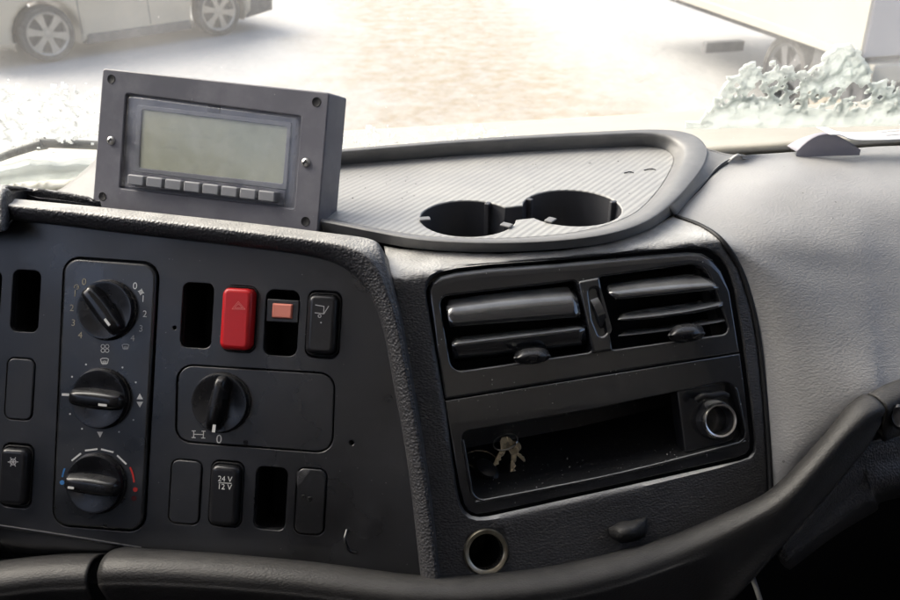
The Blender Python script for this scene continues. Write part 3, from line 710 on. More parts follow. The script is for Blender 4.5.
def switch_panel():
    t = thing('switch_panel', FA.W(-.16, -.12, 0), 'dark switch panel with three heater knobs and a red button', 'control panel')
    holes = [rect(FA, -14, 301, 31, 63, 7), rect(FA, 25.5, 301, 30, 63, 7), rect(FA, 197, 315.5, 32, 65, 7), rect(FA, 281.5, 323, 34, 65, 8), rect(FA, 270.5, 498.5, 32, 62, 7)]
    covers = [rect(FA, 20, 389, 29, 62, 7), rect(FA, 185.5, 492, 31, 63, 7), rect(FA, 310.5, 501.5, 29, 64, 7)]
    sw = [(240, 319), (323.5, 324.5), (17, 475.5), (226.5, 494)]
    cuts = [rect(FA, u, v, 34, 66, 8) for u, v in sw]
    unit = [FA.L(*p) for p in rounded([(65.5, 258, 15), (158, 264.5, 15), (143.5, 531, 15), (54, 524, 15)], 6)]
    sel = [FA.L(*p) for p in rounded([(178, 365, 15), (334.5, 374.5, 15), (332, 453, 15), (176, 441, 15)], 6)]
    cv_cut = [offset_loop(c, -.0006 if area2(c) > 0 else .0006) for c in covers]
    un_cut = offset_loop(unit, -.0013 if area2(unit) > 0 else .0013); se_cut = offset_loop(sel, -.0007 if area2(sel) > 0 else .0007)
    small = [[(FA.L(u, v)[0] + r * math.cos(a), FA.L(u, v)[1] + r * math.sin(a)) for a in [k * math.pi / 5 for k in range(10)]] for u, v, r in ((351.5, 443, .0017), (174.5, 328, .0013))]
    outer = [FA.L(*p) for p in [(-300, 186), (18, 212), (120, 224), (250, 240), (318, 250), (352, 262), (376, 290), (386, 330), (398, 400), (410, 470), (424, 596), (300, 590), (200, 566)] + [(150, 549), (135, 546.5), (60, 534.5), (0, 525.5), (-300, 480)]]
    plate('faceplate', FA, outer, holes + cv_cut + cuts + [un_cut, se_cut] + small, 0, .0035, .0006, M['panel'], t, 3, px=False)
    for c in holes: slot_box('empty_slot', FA, c, .045, M['dark'], t)
    plate('backing', FA, [FA.L(*p) for p in [(-290, 205), (120, 242), (300, 262), (345, 275), (370, 310), (390, 420), (408, 545), (200, 545), (130, 535), (-290, 474)]], [offset_loop(c, -.0004 if area2(c) > 0 else .0004) for c in holes], -.0060, .003, .0002, M['gasket'], t, 1, px=False)
    for i, c in enumerate(covers):
        o = plate('blank_cover', FA, c, (), .0008, .006, .0009, M['panel'], t, 3, px=False)
    for dx in (-4.2, 2.2):                                       # two pin holes and a torn film on the last cover
        lathe('pin_hole', FA.W(*FA.L(307 + dx + 1, 498 + .3 * dx), .0009), FA.n, [(.0017, .0), (.0012, .0003), (.001, -.0001)], M['gasket'], o, 12)
    plate('torn_film', FA, [(297, 471), (312, 469), (299, 486), (297.5, 486)], (), .0012, .0004, .0001, M['clear'], o, 1)
    # broken peg low on the right
    tube('broken_peg', [FA.P(347, 530, .002), FA.P(345, 540, .006), FA.P(349, 550, .003), FA.P(356, 553, .001)], .0011, M['unit'], t, 8)
    # heater unit
    u = plate('heater_unit', FA, unit, (), .0022, .007, .0018, M['unit'], t, 4, px=False)
    u['label'] = 'upright heater control unit with three round knobs'
    grip_knob('knob', FA, 109.5, 310, 29.5 * K, -49, u, mark=(.38, .66, -.04, .05), base_h=.0022)
    grip_knob('knob', FA, 103.5, 398, 29.5 * K, -2, u, mark=(.24, .54, -.16, -.08), base_h=.0022)
    grip_knob('knob', FA, 99, 482.5, 29.5 * K, -3, u, mark=(-.68, -.46, -.14, -.06), base_h=.0022)
    hp = .0025
    # printed scale on the unit
    def arcpts(cx, cy, r, a0, a1, n=5): return [(cx + r * math.cos(math.radians(a0 + (a1 - a0) * k / n)), cy + r * math.sin(math.radians(a0 + (a1 - a0) * k / n))) for k in range(n + 1)]
    scr = lambda cx, cy, s: [[(cx - 4 * s, cy - 2.2 * s), (cx - 2 * s, cy - 3.2 * s), (cx + 2 * s, cy - 3.2 * s), (cx + 4 * s, cy - 2.2 * s), (cx + 2.8 * s, cy + 2 * s), (cx - 2.8 * s, cy + 2 * s), (cx - 4 * s, cy - 2.2 * s)], [(cx - 1.6 * s, cy + 3 * s), (cx - 1.6 * s, cy - .4 * s)], [(cx, cy + 3 * s), (cx, cy - .8 * s)], [(cx + 1.6 * s, cy + 3 * s), (cx + 1.6 * s, cy - .4 * s)]]
    fan = [arcpts(105 + dx, 348.5 + dy, 1.9, 0, 360, 8) for dx, dy in ((-2.1, -2.1), (2.1, -2.1), (-2.1, 2.1), (2.1, 2.1))]
    strokes('white_scale_print', FA, fan + scr(125.5, 347, .85) + scr(104.5, 361.5, 1) + [arcpts(141, 292, 2, 0, 360, 6), [(138, 291), (144, 293)], [(141.6, 289), (140.4, 295)]] +
            [([(62.5, 394.5), (69.5, 394.9)], 2.6)] +
            [([(72, 460.5), (80.5, 453.8)], 1.7), ([(85.5, 450.6), (97, 449.2)], 1.7), ([(101.5, 449.4), (113, 452.2)], 1.7), ([(117.5, 455.8), (126, 464)], 1.7)],
            .75, hp, M['print'], u,
            polys=[[(139.8, 393.4), (143, 399.3), (136.6, 399.3)], [(136.6, 401.8), (143, 401.8), (139.8, 407.8)], [(97, 431.8), (103, 431.8), (100, 437.8)]],
            dots=[(86, 364.5, .95), (122.5, 367.5, .95), (72, 376.8, .95), (135.8, 382.4, .95), (70, 414, .95), (82, 428.8, .95), (133.4, 420, .95), (119, 432, .95)],
            texts=[('0', 135, 286.2, 7.2), ('1', 143, 299, 6.8), ('2', 144.8, 314.2, 6.8), ('3', 141, 328.8, 6.8), ('4', 132.6, 338.4, 6.6)])
    strokes('yellowish_scale_print', FA, [arcpts(76.5, 287, 2.3, -200, 90, 8), [(76.5, 287), (79, 287)]], .75, hp, M['printdim'], u,
            texts=[('0', 84, 282, 7.2), ('1', 75, 293.6, 6.8), ('2', 71.8, 308.2, 6.8), ('3', 73.3, 323, 6.8), ('4', 80.2, 335.4, 6.8)])
    strokes('blue_scale_print', FA, [(arcpts(97, 482, 35, 202, 180, 5)[:4], 1.7)], 1, hp, M['blue'], u, dots=[(62, 482.6, 2.4)])
    strokes('red_scale_print', FA, [(arcpts(97, 484, 37, -26, -3, 5), 1.7)], 1, hp, M['redprint'], u, dots=[(135.2, 489.6, 2.4)])
    strokes('faded_red_print', FA, [], 1, hp, M['redfade'], u, dots=[(134, 498.5, 2.7)])
    # selector plate with its own knob
    s = plate('selector_plate', FA, sel, (), -.0002, .005, .0009, M['panel'], t, 3, px=False)
    kn = grip_knob('knob', FA, 221.5, 402.5, 29 * K, 81, s, bar_h=.010, bar_w=.30, mark=None, base_h=-.0005)
    strokes('selector_mark', FA, [([(214.3, 425.6), (213.5, 431.4)], 3.2)], 1, .0150, M['print'], kn)
    strokes('selector_print', FA, [[(193.5, 434.3), (203.5, 434.6)], [(193.8, 431), (193.6, 437.6)], [(203.6, 431.2), (203.2, 438)], ([(192, 431), (195.6, 431)], .8), ([(191.8, 437.6), (195.4, 437.7)], .8), ([(201.8, 431.2), (205.4, 431.3)], .8), ([(201.4, 438), (205, 438.1)], .8)], .8, .0002, M['print'], s, texts=[('0', 219, 439.6, 9.0)])
    lathe('pin_hole', FA.W(*FA.L(245.5, 442.5), 0), FA.n, [(.0018, .0), (.0014, .0004), (.0012, .0)], M['gasket'], s, 14)
    # rocker switches
    r = rocker('rocker_switch', FA, 240, 319, 31, 61, M['red'], t, 'glossy red hazard warning switch', .009)
    strokes('hazard_triangle', FA, [[(232, 309), (238.3, 301.5), (245, 309.3), (232, 309)], [(234.6, 307.8), (238.4, 303.6), (242.4, 308), (234.6, 307.8)]], .5, .0093, M['hazicon'], r)
    r = rocker('rocker_switch', FA, 323.5, 324.5, 29, 58, M['switch'], t, 'black switch with tail lift symbol')
    strokes('tail_lift_icon', FA, [[(315.5, 305), (324, 306.4), (323.6, 313.8), (315, 312.8)], [(324, 313.6), (328.6, 306.2)], arcpts(319.6, 316, 1.5, 0, 360, 8)], .8, .0068, M['icon'], r, dots=[(321, 322.6, .8)])
    r = rocker('rocker_switch', FA, 17, 475.5, 29, 57, M['switch'], t, 'black switch with snowflake symbol')
    fl = [[(13 - 5 * math.cos(a), 462 - 5 * math.sin(a)), (13 + 5 * math.cos(a), 462 + 5 * math.sin(a))] for a in (0, math.pi / 3, 2 * math.pi / 3)]
    strokes('snowflake_icon', FA, fl + [arcpts(13, 462, 3, 0, 360, 8)], .8, .0068, M['icon'], r)
    r = rocker('rocker_switch', FA, 226.5, 494, 29, 59, M['switch'], t, 'black switch marked 24 V over 12 V')
    strokes('voltage_print', FA, [[(218.8, 482.8), (231.2, 483.5)]], .7, .0068, M['print'], r, texts=[('24 V', 225, 479.4, 5.6), ('12 V', 224.6, 487.2, 5.6)])
    # indicator carrier in its open slot
    c = plate('indicator_carrier', FA, rect(FA, 283, 311, 32.5, 22.5, 1.5), (rect(FA, 283, 311, 20, 14, 1),), .0010, .010, .0006, M['panel'], t, 2, px=False)
    plate('lamp_lens', FA, rect(FA, 283, 311, 20.5, 14.5, 1), (), .0026, .008, .0012, M['amber'], c, 3, px=False)
    # grained surround with its lit top ledge
    inner = [(-300, 189), (18, 221), (120, 233), (250, 248), (312, 257), (342, 267), (364, 285), (377, 310), (385, 337), (397, 402), (409, 472), (423, 596)]
    ridge = [(-300, 174), (18, 206), (120, 217), (250, 232), (322, 241.5), (347, 247.5), (364, 256.5), (378, 275), (388, 300), (397, 333), (409, 392), (421, 470), (437, 596)]
    ridge = [ridge[0], ridge[1], ridge[2], ridge[3], ridge[4], ridge[5], ridge[6], ridge[7], ridge[8], ridge[9], ridge[11], ridge[12]]
    inner = [inner[0], inner[1], inner[2], inner[3], inner[4], inner[5], inner[6], inner[7], inner[8], (393, 380), inner[10], inner[11]]
    ledge = [(-300, 167), (18, 199), (120, 209), (250, 223), (322, 232), (368, 238.5), (380, 247), (387, 266), (394, 292), (403, 333), (426, 470), (441, 596)]
    ht = [.010] * 12
    hl = [-.012, -.012, -.012, -.012, -.012, -.010, -.004, .002, .005, .007, .008, .008]
    rows = [[FA.P(u, v, -.002) for u, v in inner], [FA.P(u, v - (1 if i < 6 else 0), .006) for i, (u, v) in enumerate(inner)],
            [FA.P(u, v, h) for (u, v), h in zip([((a[0] * .6 + b[0] * .4), (a[1] * .6 + b[1] * .4)) for a, b in zip(inner, ridge)], [.010] * 12)],
            [FA.P(u, v, .0115) for u, v in ridge],
            [FA.P(a[0] * .5 + b[0] * .5, a[1] * .5 + b[1] * .5, h) for a, b, h in zip(ridge, ledge, [.5 * (x + .0115) + .001 for x in hl])],
            [FA.P(u, v, h) for (u, v), h in zip(ledge, hl)]]
    last = [FA.P(u, v, h - .03) for (u, v), h in zip(ledge, hl)]
    rows.append([p - FA.n * .0 + (Vector((0, 0, -1)) * .004) - FA.n * .02 for p in rows[-1]])
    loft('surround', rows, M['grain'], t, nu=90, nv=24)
    # inner fold below the heater unit
    rows = [[FA.P(u, v, -.0015) for u, v in ((-300, 481), (0, 526.5), (60, 535.5), (135, 547.5), (165, 554), (200, 566))],
            [FA.P(u, v, -.006) for u, v in ((-300, 505), (0, 548), (60, 553), (135, 555), (165, 559), (200, 568))],
            [FA.P(u, v, -.040) for u, v in ((-300, 535), (0, 559), (60, 560), (135, 560), (165, 562), (200, 570))],
            [FA.P(u, v, -.075) for u, v in ((-300, 555), (0, 580), (60, 582), (135, 585), (165, 585), (200, 585))]]
    tube('lower_edge', [FA.P(u, v, -.0012) for u, v in ((-300, 480.5), (0, 525.5), (60, 534.5), (100, 541), (142, 548))], .0016, M['panel'], t, 8)
    loft('under_fold', rows, M['panel'], t, nu=30, nv=12)
switch_panel()

# ------------------------------------------------------------------ centre fascia with vents, pocket and sockets
def edge_h(u, v):
    # the skin lies in the fascia face and rolls back level under the tray along the top
    ht = (HZ(u, v, ZF - .008) - FB.o).dot(FB.n) if v < 420 else 1.0
    a, b, k = ht, .0012, .010
    t = max(0, min(1, .5 + .5 * (b - a) / k))
    return b * (1 - t) + a * t - k * t * (1 - t)
def centre_fascia():
    t = thing('centre_fascia', FB.W(.08, -.13, 0), 'grained centre fascia with two air vents and storage pocket', 'dashboard panel')
    # bezel outline and skin opening
    bez = [(427, 300), (426, 288), (430, 279), (439, 272.5), (455, 268.5), (490, 264.5), (560, 259.8), (640, 252.5), (690, 248.5), (706, 249.5), (718, 256), (727, 268), (734, 290), (742, 340), (750, 400), (754, 440), (754, 450), (750, 456.5), (740, 460.5), (610, 489.5), (490, 516), (476, 517.5), (467, 514), (461, 506), (457, 490), (446, 410), (434, 340)]
    opening = bez
    # skin: ring from outer boundary to the opening
    import bisect
    def along(poly, n):
        P = [Vector(p) for p in poly]; P.append(P[0]); L = [0]
        for a, b in zip(P, P[1:]): L.append(L[-1] + (b - a).length)
        out = []
        for k in range(n):
            s = L[-1] * k / n; i = min(len(P) - 2, bisect.bisect_right(L, s) - 1); f = (s - L[i]) / max(1e-9, L[i + 1] - L[i]); out.append(P[i].lerp(P[i + 1], f))
        return out
    N = 120
    inn = along(opening, N)
    cx, cy = 590, 380
    outb = [(384, 246), (400, 249), (440, 252), (500, 254), (560, 251), (610, 243), (645, 231), (674, 215.5), (700, 225), (721, 240), (739, 268), (751, 305), (758.5, 345), (764, 400), (768, 460), (770, 502), (740, 522), (690, 545), (640, 566), (560, 590), (500, 599), (440, 602), (436, 590), (428, 540), (419, 470), (408, 390), (396, 310), (390, 275)]
    OB = [Vector(p) for p in outb] + [Vector(outb[0])]
    def hit(p):                                                  # outer boundary along the ray from the centre through p
        d = (Vector(p) - Vector((cx, cy))); best = None
        for a, b in zip(OB, OB[1:]):
            e = b - a; den = d.x * e.y - d.y * e.x
            if abs(den) < 1e-9: continue
            w = a - Vector((cx, cy)); s = (w.x * e.y - w.y * e.x) / den; q = (w.x * d.y - w.y * d.x) / den
            if s > 0 and -1e-6 <= q <= 1 + 1e-6 and (best is None or s > best): best = s
        return Vector((cx, cy)) + d * best
    # use angular sampling so that corners of both outlines are kept
    ang = sorted(set([round(math.atan2(p.y - cy, p.x - cx), 4) for p in inn] + [round(math.atan2(p.y - cy, p.x - cx), 4) for p in OB[:-1]]))
    def cast(poly, a):
        d = Vector((math.cos(a), math.sin(a))); c = Vector((cx, cy)); best = 0
        for p, q in zip(poly, poly[1:] + poly[:1]):
            p, q = Vector(p), Vector(q); e = q - p; den = d.x * e.y - d.y * e.x
            if abs(den) < 1e-9: continue
            w = p - c; s = (w.x * e.y - w.y * e.x) / den; k = (w.x * d.y - w.y * d.x) / den
            if s > 0 and -1e-6 <= k <= 1 + 1e-6: best = max(best, s)
        return c + d * best
    fr_ = (0, .06, .12, .2, .3, .42, .55, .7, .84, .94)
    nrow = [[] for _ in range(len(fr_) + 3)]; rows = [[]]
    for a in ang:
        o, i = cast(outb, a), cast([tuple(p) for p in inn], a); g = (i - o); e = g.normalized(); gl = g.length
        nrow[0].append(FB.P(*(o - e * .6), edge_h(o.x, o.y) - .02))
        for k, f in enumerate(fr_):
            q = o + g * f; hh = edge_h(q.x, q.y)
            sq = -.0018 * max(0, 1 - f * gl / 3.0)               # rounded outer border
            si = -.0020 * max(0, 1 - (1 - f) * gl / 2.5)
            nrow[k + 1].append(FB.P(q.x, q.y, hh + sq + si))
        rows[0].append(FB.P(*(i + e * .2), -.010)); nrow[-2].append(FB.P(*(i - e * .3), -.0012))
    nrow.pop()
    nrow.append(rows[-1]); n = len(ang); V = [p for r in nrow for p in r]
    Fc = [(j * n + i, j * n + (i + 1) % n, (j + 1) * n + (i + 1) % n, (j + 1) * n + i) for j in range(len(nrow) - 1) for i in range(n)]
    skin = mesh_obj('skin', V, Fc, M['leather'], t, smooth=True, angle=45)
    if sum(p.normal.dot(CAMP - p.center) * p.area for p in skin.data.polygons) < 0: skin.data.flip_normals()
    md = skin.modifiers.new('thickness', 'SOLIDIFY'); md.thickness = .003; md.offset = -1
    cut = lathe('cutter', FB.P(485.5, 551.5, 0) - FB.n * .02, FB.n, [(.0001, 0), (.0150, 0), (.0150, .04), (.0001, .04)], None, None, 32, True)
    boolean_cut(skin, cut)
    # glossy bezel with openings
    ventL = rounded([(439.5, 296.5, 9), (577, 280.5, 5), (593, 352, 4), (452.5, 372.5, 12)], 6)
    ventR = rounded([(599, 277, 4), (706, 262, 20), (730.5, 333.5, 6), (612, 350, 4)], 7)
    pock = rounded([(461.5, 432, 8), (600, 408, 0), (735, 379.5, 14), (748, 441.5, 12), (620, 474, 0), (473, 503.5, 13)], 7)
    bz = offset_loop(bez, -1.6 if area2(bez) > 0 else 1.6)
    bz = [(p[0], p[1]) for p in (offset_loop(bez, 2.2 if area2(bez) > 0 else -2.2))]
    vb = [(437, 345), (430, 302), (429, 290), (432.5, 282), (441, 275.5), (456, 271.5), (490, 267.5), (560, 262.6), (640, 255.3), (689, 251.3), (704, 252.4), (715, 258.5), (723.5, 270), (730.5, 291), (738.5, 340), (740.6, 352), (590, 376.2), (445, 399.4)]
    pb = [(445.4, 401.2), (590, 377.8), (740.9, 353.6), (747, 400), (751, 440), (750.6, 449), (747, 454), (738.5, 457.6), (610, 486.6), (490, 513), (477, 514.4), (469.5, 511.5), (464.5, 504.5), (460.5, 489)]
    vbz = plate('vent_bezel', FB, vb, (ventL, ventR), -.0008, .009, .0014, M['gloss'], t, 5, roll=lambda x, y: 1 + 3.6 * max(0, min(1, (y - .05) / .02)))
    pbz = plate('pocket_bezel', FB, pb, (pock,), -.0012, .007, .0008, M['gloss'], t, 3)
    plate('bezel_backing', FB, rounded([(428, 290, 10), (700, 252, 20), (748, 452, 10), (468, 514, 10)], 4), (ventL, ventR, pock), -.0105, .003, .0002, M['dark'], t, 1)
    # rounded lip round the pocket opening
    lp = offset_loop(pock, .5 if area2(pock) > 0 else -.5); i0 = next(i for i, p in enumerate(lp) if p[0] > 730 and p[1] > 386)
    tube('pocket_lip', [FB.P(x, y, -.0010) for x, y in lp[i0:]] + [FB.P(462.8, 440, -.001)], .0011, M['gloss'], pbz, 8, False, 120)
    # vents
    def vent(outline, rows_top, rows_mid, rows_low, tabp, lab):
        v = thing_part('air_vent', outline, lab)
        loft('vane', [[FB.P(u, w, h) for u, w, h in r] for r in rows_top], M['vent'], v, nu=16, nv=14, thick=.0018)
        for r_ in rows_mid: loft('vane', [[FB.P(u, w, h) for u, w, h in r] for r in r_], M['vent'], v, nu=16, nv=10, thick=.0014)
        u0, v0, w, hh = tabp
        tb = []
        for k, (dy, h, ws) in enumerate(((-hh * .50, .001, .86), (-hh * .42, .0085, .94), (-hh * .05, .0135, 1), (hh * .30, .0135, 1), (hh * .55, .0105, .95), (hh * .62, .002, .85))):
            tb.append([FB.P(u0 + w / 2 * s * ws, v0 + dy - s * w * .03 + (abs(s) ** 3) * hh * (.25 if k < 3 else -.22), h - .0045 * abs(s) ** 4) for s in (-1, -.85, -.5, 0, .5, .85, 1)])
        loft('tab', tb, M['knob'], v, nu=18, nv=14, thick=.001)
    def thing_part(name, outline, lab):
        q = [FB.L(*p) for p in outline]; n = len(q); q2 = offset_loop(q, -.0005 if area2(q) > 0 else .0005)
        V = [FB.W(x, y, -.004) for x, y in q2] + [FB.W(x, y, -.045) for x, y in q2]
        o = mesh_obj(name, V, [(i, (i + 1) % n, n + (i + 1) % n, n + i) for i in range(n)] + [tuple(range(n, 2 * n))], M['dark'], t, smooth=True, angle=40)
        o['label'] = lab; return o
    L3 = lambda a, b, h, bow=0: [(a[0], a[1], h), (a[0] + (b[0] - a[0]) * .35, a[1] + (b[1] - a[1]) * .35 - bow, h + .0008), (a[0] + (b[0] - a[0]) * .7, a[1] + (b[1] - a[1]) * .7 - bow, h + .0008), (b[0], b[1], h)]
    vent(ventL,
         [L3((444, 301), (573, 286.5), -.020), L3((444.5, 299.5), (572.5, 285.5), -.013, 1), L3((445, 303.5), (574, 290), -.0065, 1), L3((446.5, 310), (577, 297), .0002, .5), L3((449, 322), (580, 311), .0032), L3((450.5, 327), (581, 317), .001), L3((451, 326), (581.5, 316), -.012)],
         [[L3((453, 336), (583.5, 322), -.016), L3((452, 341), (584.5, 325.5), -.003), L3((451.8, 345), (585, 329), .0022), L3((452.5, 352), (586, 336), -.0005), L3((453.5, 358), (587, 343), -.004), L3((454, 362), (588, 347), -.014)]], None,
         (532, 355, 36, 15), 'left air vent with closed flap')
    vent(ventR,
         [L3((604, 285), (701, 274), -.020), L3((603.5, 284.5), (700, 273), -.014, 1), L3((604.5, 287.5), (706, 276.5), -.006, 1), L3((609, 292.5), (714, 282.5), .0015, .5), L3((614.5, 298), (718.5, 287), .0034), L3((615.5, 300), (719, 289.5), .001), L3((615.5, 299), (719, 289), -.013)],
         [[L3((618, 311), (721, 296), -.018), L3((618, 316), (722.5, 300.5), -.003, -1.5), L3((618, 319.5), (723.5, 304.5), .0025, -2), L3((618.5, 321.5), (724, 307.5), -.001, -2), L3((618.5, 321), (724, 307), -.016, -2)],
          [[(618.5, 330, -.018), (655, 326, -.018), (690, 321, -.018), (725, 315, -.018)], [(618.5, 334, -.004), (655, 330, -.004), (690, 325, -.004), (725.5, 318.5, -.004)], [(619, 337, -.002), (655, 333, -.002), (690, 328, -.002), (726, 322, -.002)], [(619.5, 338, -.018), (655, 334, -.018), (690, 329, -.018), (726.5, 323, -.018)]]], None,
         (686.5, 332, 36, 17), 'right air vent with open vanes')
    # pillar with thumb wheel between the vents
    pil = plate('vent_pillar', FB, rounded([(577.5, 281.5, 3), (599, 277.5, 3), (612.5, 350.5, 2), (592.5, 353.5, 2)], 4), (rounded([(588, 290, 5), (597, 287, 6), (609, 330, 6), (600, 340, 6), (592, 320, 3)], 4),), .0018, .012, .0018, M['gloss'], t, 4)
    wx = FB.L(599.5, 313)
    e = (FB.ey + FB.ex * -.22).normalized(); ax = e.cross(FB.n).normalized()
    lathe('thumb_wheel', FB.W(*wx, -.017), ax, [(.0005, -.0036), (.0185, -.0036), (.0195, -.003), (.0195, .003), (.0185, .0036), (.0005, .0036)], M['vent'], pil, 40)
    # pocket: walls and floor running back into the dash
    q = [FB.L(*p) for p in offset_loop(pock, -.6 if area2(pock) > 0 else .6)]; n = len(q)
    back = (FB.b * .075 - Z * .012)
    V = [FB.W(x, y, -.004) for x, y in q] + [FB.W(x, y, -.004) + back for x, y in q]
    V += [FB.W(x, y, -.004) + back * .5 for x, y in q]
    po = mesh_obj('storage_pocket', V, [(i, (i + 1) % n, 2 * n + (i + 1) % n, 2 * n + i) for i in range(n)] + [(2 * n + i, 2 * n + (i + 1) % n, n + (i + 1) % n, n + i) for i in range(n)] + [tuple(range(n, 2 * n))], M['pocket'], t, smooth=True, angle=50)
    # socket plate, socket and its torn cap hinge
    sp = plate('socket_plate', FB, rounded([(682, 391, 2), (737, 380.5, 10), (746.5, 441, 8), (690.5, 454.5, 2)], 5), (), -.0075, .012, .0012, M['gloss'], t, 3)
    ax = (FB.n + FB.ex * -.10).normalized(); c = FB.P(714, 419.5, -.007)
    so = lathe('power_socket', c, ax, [(.0145, -.001), (.0140, .007), (.0125, .010)], M['gloss'], sp, 40, False)
    lathe('metal_ring', c, ax, [(.0121, .006), (.0126, .0105), (.0118, .0118), (.0106, .0112), (.0102, .003), (.0100, -.0065)], M['chrome'], so, 44, False)
    lathe('socket_bore', c, ax, [(.0101, .008), (.0099, -.030)], M['cup'], so, 36, True)
    tube('cap_hinge', [FB.P(697, 400, .001), FB.P(703, 396, .005), FB.P(711, 396, .006), FB.P(722, 394, .004), FB.P(727, 396, .002)], .0024, M['gasket'], so, 8)
    # ringed hole low on the left
    ax = FB.n; c = FB.P(485.5, 551.5, .0)
    ro = lathe('socket_ring', c, ax, [(.0156, -.002), (.0155, .0022), (.0147, .0032), (.0130, .0030), (.0120, .0022), (.0118, -.006)], M['brass'], t, 48, False)
    lathe('ring_bore', c, ax, [(.0119, .001), (.0118, -.045)], M['dark'], ro, 36, True)
    # soft pull tab
    rows = [[FB.P(u, v, h) for u, v, h in r] for r in (
        [(610, 527, -.001), (620, 521.5, .001), (633, 520, .002), (646, 516.5, -.001)],
        [(608, 529, .002), (619, 526, .009), (633, 525, .011), (646.5, 519, .004)],
        [(609, 534, .003), (620, 532, .013), (634, 530, .014), (647, 526, .006)],
        [(611, 537, .003), (621, 538.5, .012), (634, 537, .013), (647, 533, .005)],
        [(614, 539.5, -.001), (622, 543, .001), (634, 541.5, .002), (645, 538, -.001)])]
    loft('pull_tab', rows, M['trim'], t, nu=18, nv=14, thick=.001)
    # dust crumbs on the step between the two bezels
    rnd = random.Random(4)
    V, Fc = [], []
    def crumb(p, s):
        b = len(V); V.extend([p + Vector((rnd.uniform(-1, 1), rnd.uniform(-1, 1), rnd.uniform(-1, 1))).normalized() * s * rnd.uniform(.6, 1) for _ in range(4)])
        Fc.extend([(b, b + 1, b + 2), (b, b + 1, b + 3), (b + 1, b + 2, b + 3), (b, b + 2, b + 3)])
    for k in range(75):
        u = rnd.uniform(455, 735); u = u if rnd.random() < .5 else rnd.uniform(480, 640)
        crumb(FB.P(u, 401.6 - (u - 441.8) * .1603 + abs(rnd.gauss(0, 1.6)) , -.0006), .00035 * rnd.uniform(.6, 1.5))
    for k in range(110):
        x = rnd.uniform(490, 735); a = Vector(FB.P(x, interp(x, [(473, 502), (620, 473), (748, 441)]), -.004)); f = abs(rnd.gauss(0, .3))
        crumb(a + back * min(.9, f) + Z * .0006, .0006 * rnd.uniform(.5, 1.6))
    for c_, r_ in (((532, 352), 8), ((687, 327), 7)):
        for k in range(14): crumb(FB.P(c_[0] + rnd.uniform(-r_, r_) * 1.3, c_[1] + rnd.uniform(-3, 3), .0135), .00022 * rnd.uniform(.6, 1.3))
    for k in range(40):
        u = rnd.uniform(455, 575) if rnd.random() < .6 else rnd.uniform(625, 715); f = (u - 455) / 260
        crumb(FB.P(u, rnd.uniform(304, 318) - f * 18, .0036), .0002 * rnd.uniform(.6, 1.4))
    o = mesh_obj('dust_crumbs', V, Fc, material('dust_grit', (.45, .44, .42), .9, .2), t); o['kind'] = 'stuff'
    return back
POCKET_BACK = centre_fascia()
def keys():
    f0 = FB.P(505, 496, -.004)
    base = f0 + POCKET_BACK * .45 + Z * .001
    t = thing('key_bunch', base, 'two small keys on a wire ring lying in the dark pocket', 'keys')
    fl = lambda u, v, lift=0: None
    # upright-ish plane in which the ring stands, leaning on the pocket floor
    fk = Frame(base, 15, 35)
    def key(c, tip, w, name='key'):
        c, tip = Vector(fk.L(*c)), Vector(fk.L(*tip)); d = (tip - c).normalized(); s = Vector((-d.y, d.x)); L = (tip - c).length; k = K
        head = [c + (s * math.cos(a) * 1.0 - d * math.sin(a) * 1.0) * (w * k) for a in [math.pi * i / 8 for i in range(9)]]
        left = head[::-1]
        pts = left + [c + d * (w * k * .7) + s * (w * k * .42) + Vector((0, 0))]
        n = 6; hw = w * k * .40
        for i in range(n):
            q = .42 + .55 * i / n; pts.append(c + d * (L * q) + s * (hw * (.55 if i % 2 else 1.0))); pts.append(c + d * (L * (q + .05)) + s * (hw * (.55 if i % 2 else 1.0)))
        pts += [tip + s * (hw * .2), tip - s * (hw * .8), c + d * (w * k * .9) - s * (hw * .95)]
        return plate(name, fk, [(p.x, p.y) for p in pts], (), .0035, .0018, .0003, M['key'], t, 2, px=False)
    key((505, 444), (493, 467), 8)
    key((513, 448), (511, 476), 8)
    key((509, 446), (524, 461), 6)
    circ = lambda c, a, b, rot, h, n=20: [fk.P(c[0] + a * math.cos(q) * math.cos(rot) - b * math.sin(q) * math.sin(rot), c[1] + a * math.cos(q) * math.sin(rot) + b * math.sin(q) * math.cos(rot), h + .003 * math.sin(q)) for q in [2 * math.pi * i / n for i in range(n)]]
    tube('wire_ring', circ((505.5, 442), 12.5, 7.5, -.35, .004), .00055, M['chrome'], t, 6, True, 60)
    tube('wire_ring', circ((481, 460), 16, 9, .15, -.002), .00055, M['key'], t, 6, True, 60)
    lathe('fob', fk.P(486, 470, .002), (fk.n + fk.ey * .6), [(.001, .004), (.008, .0035), (.0105, .001), (.0105, -.002)], M['switch'], t, 24, sx=.7)
keys()
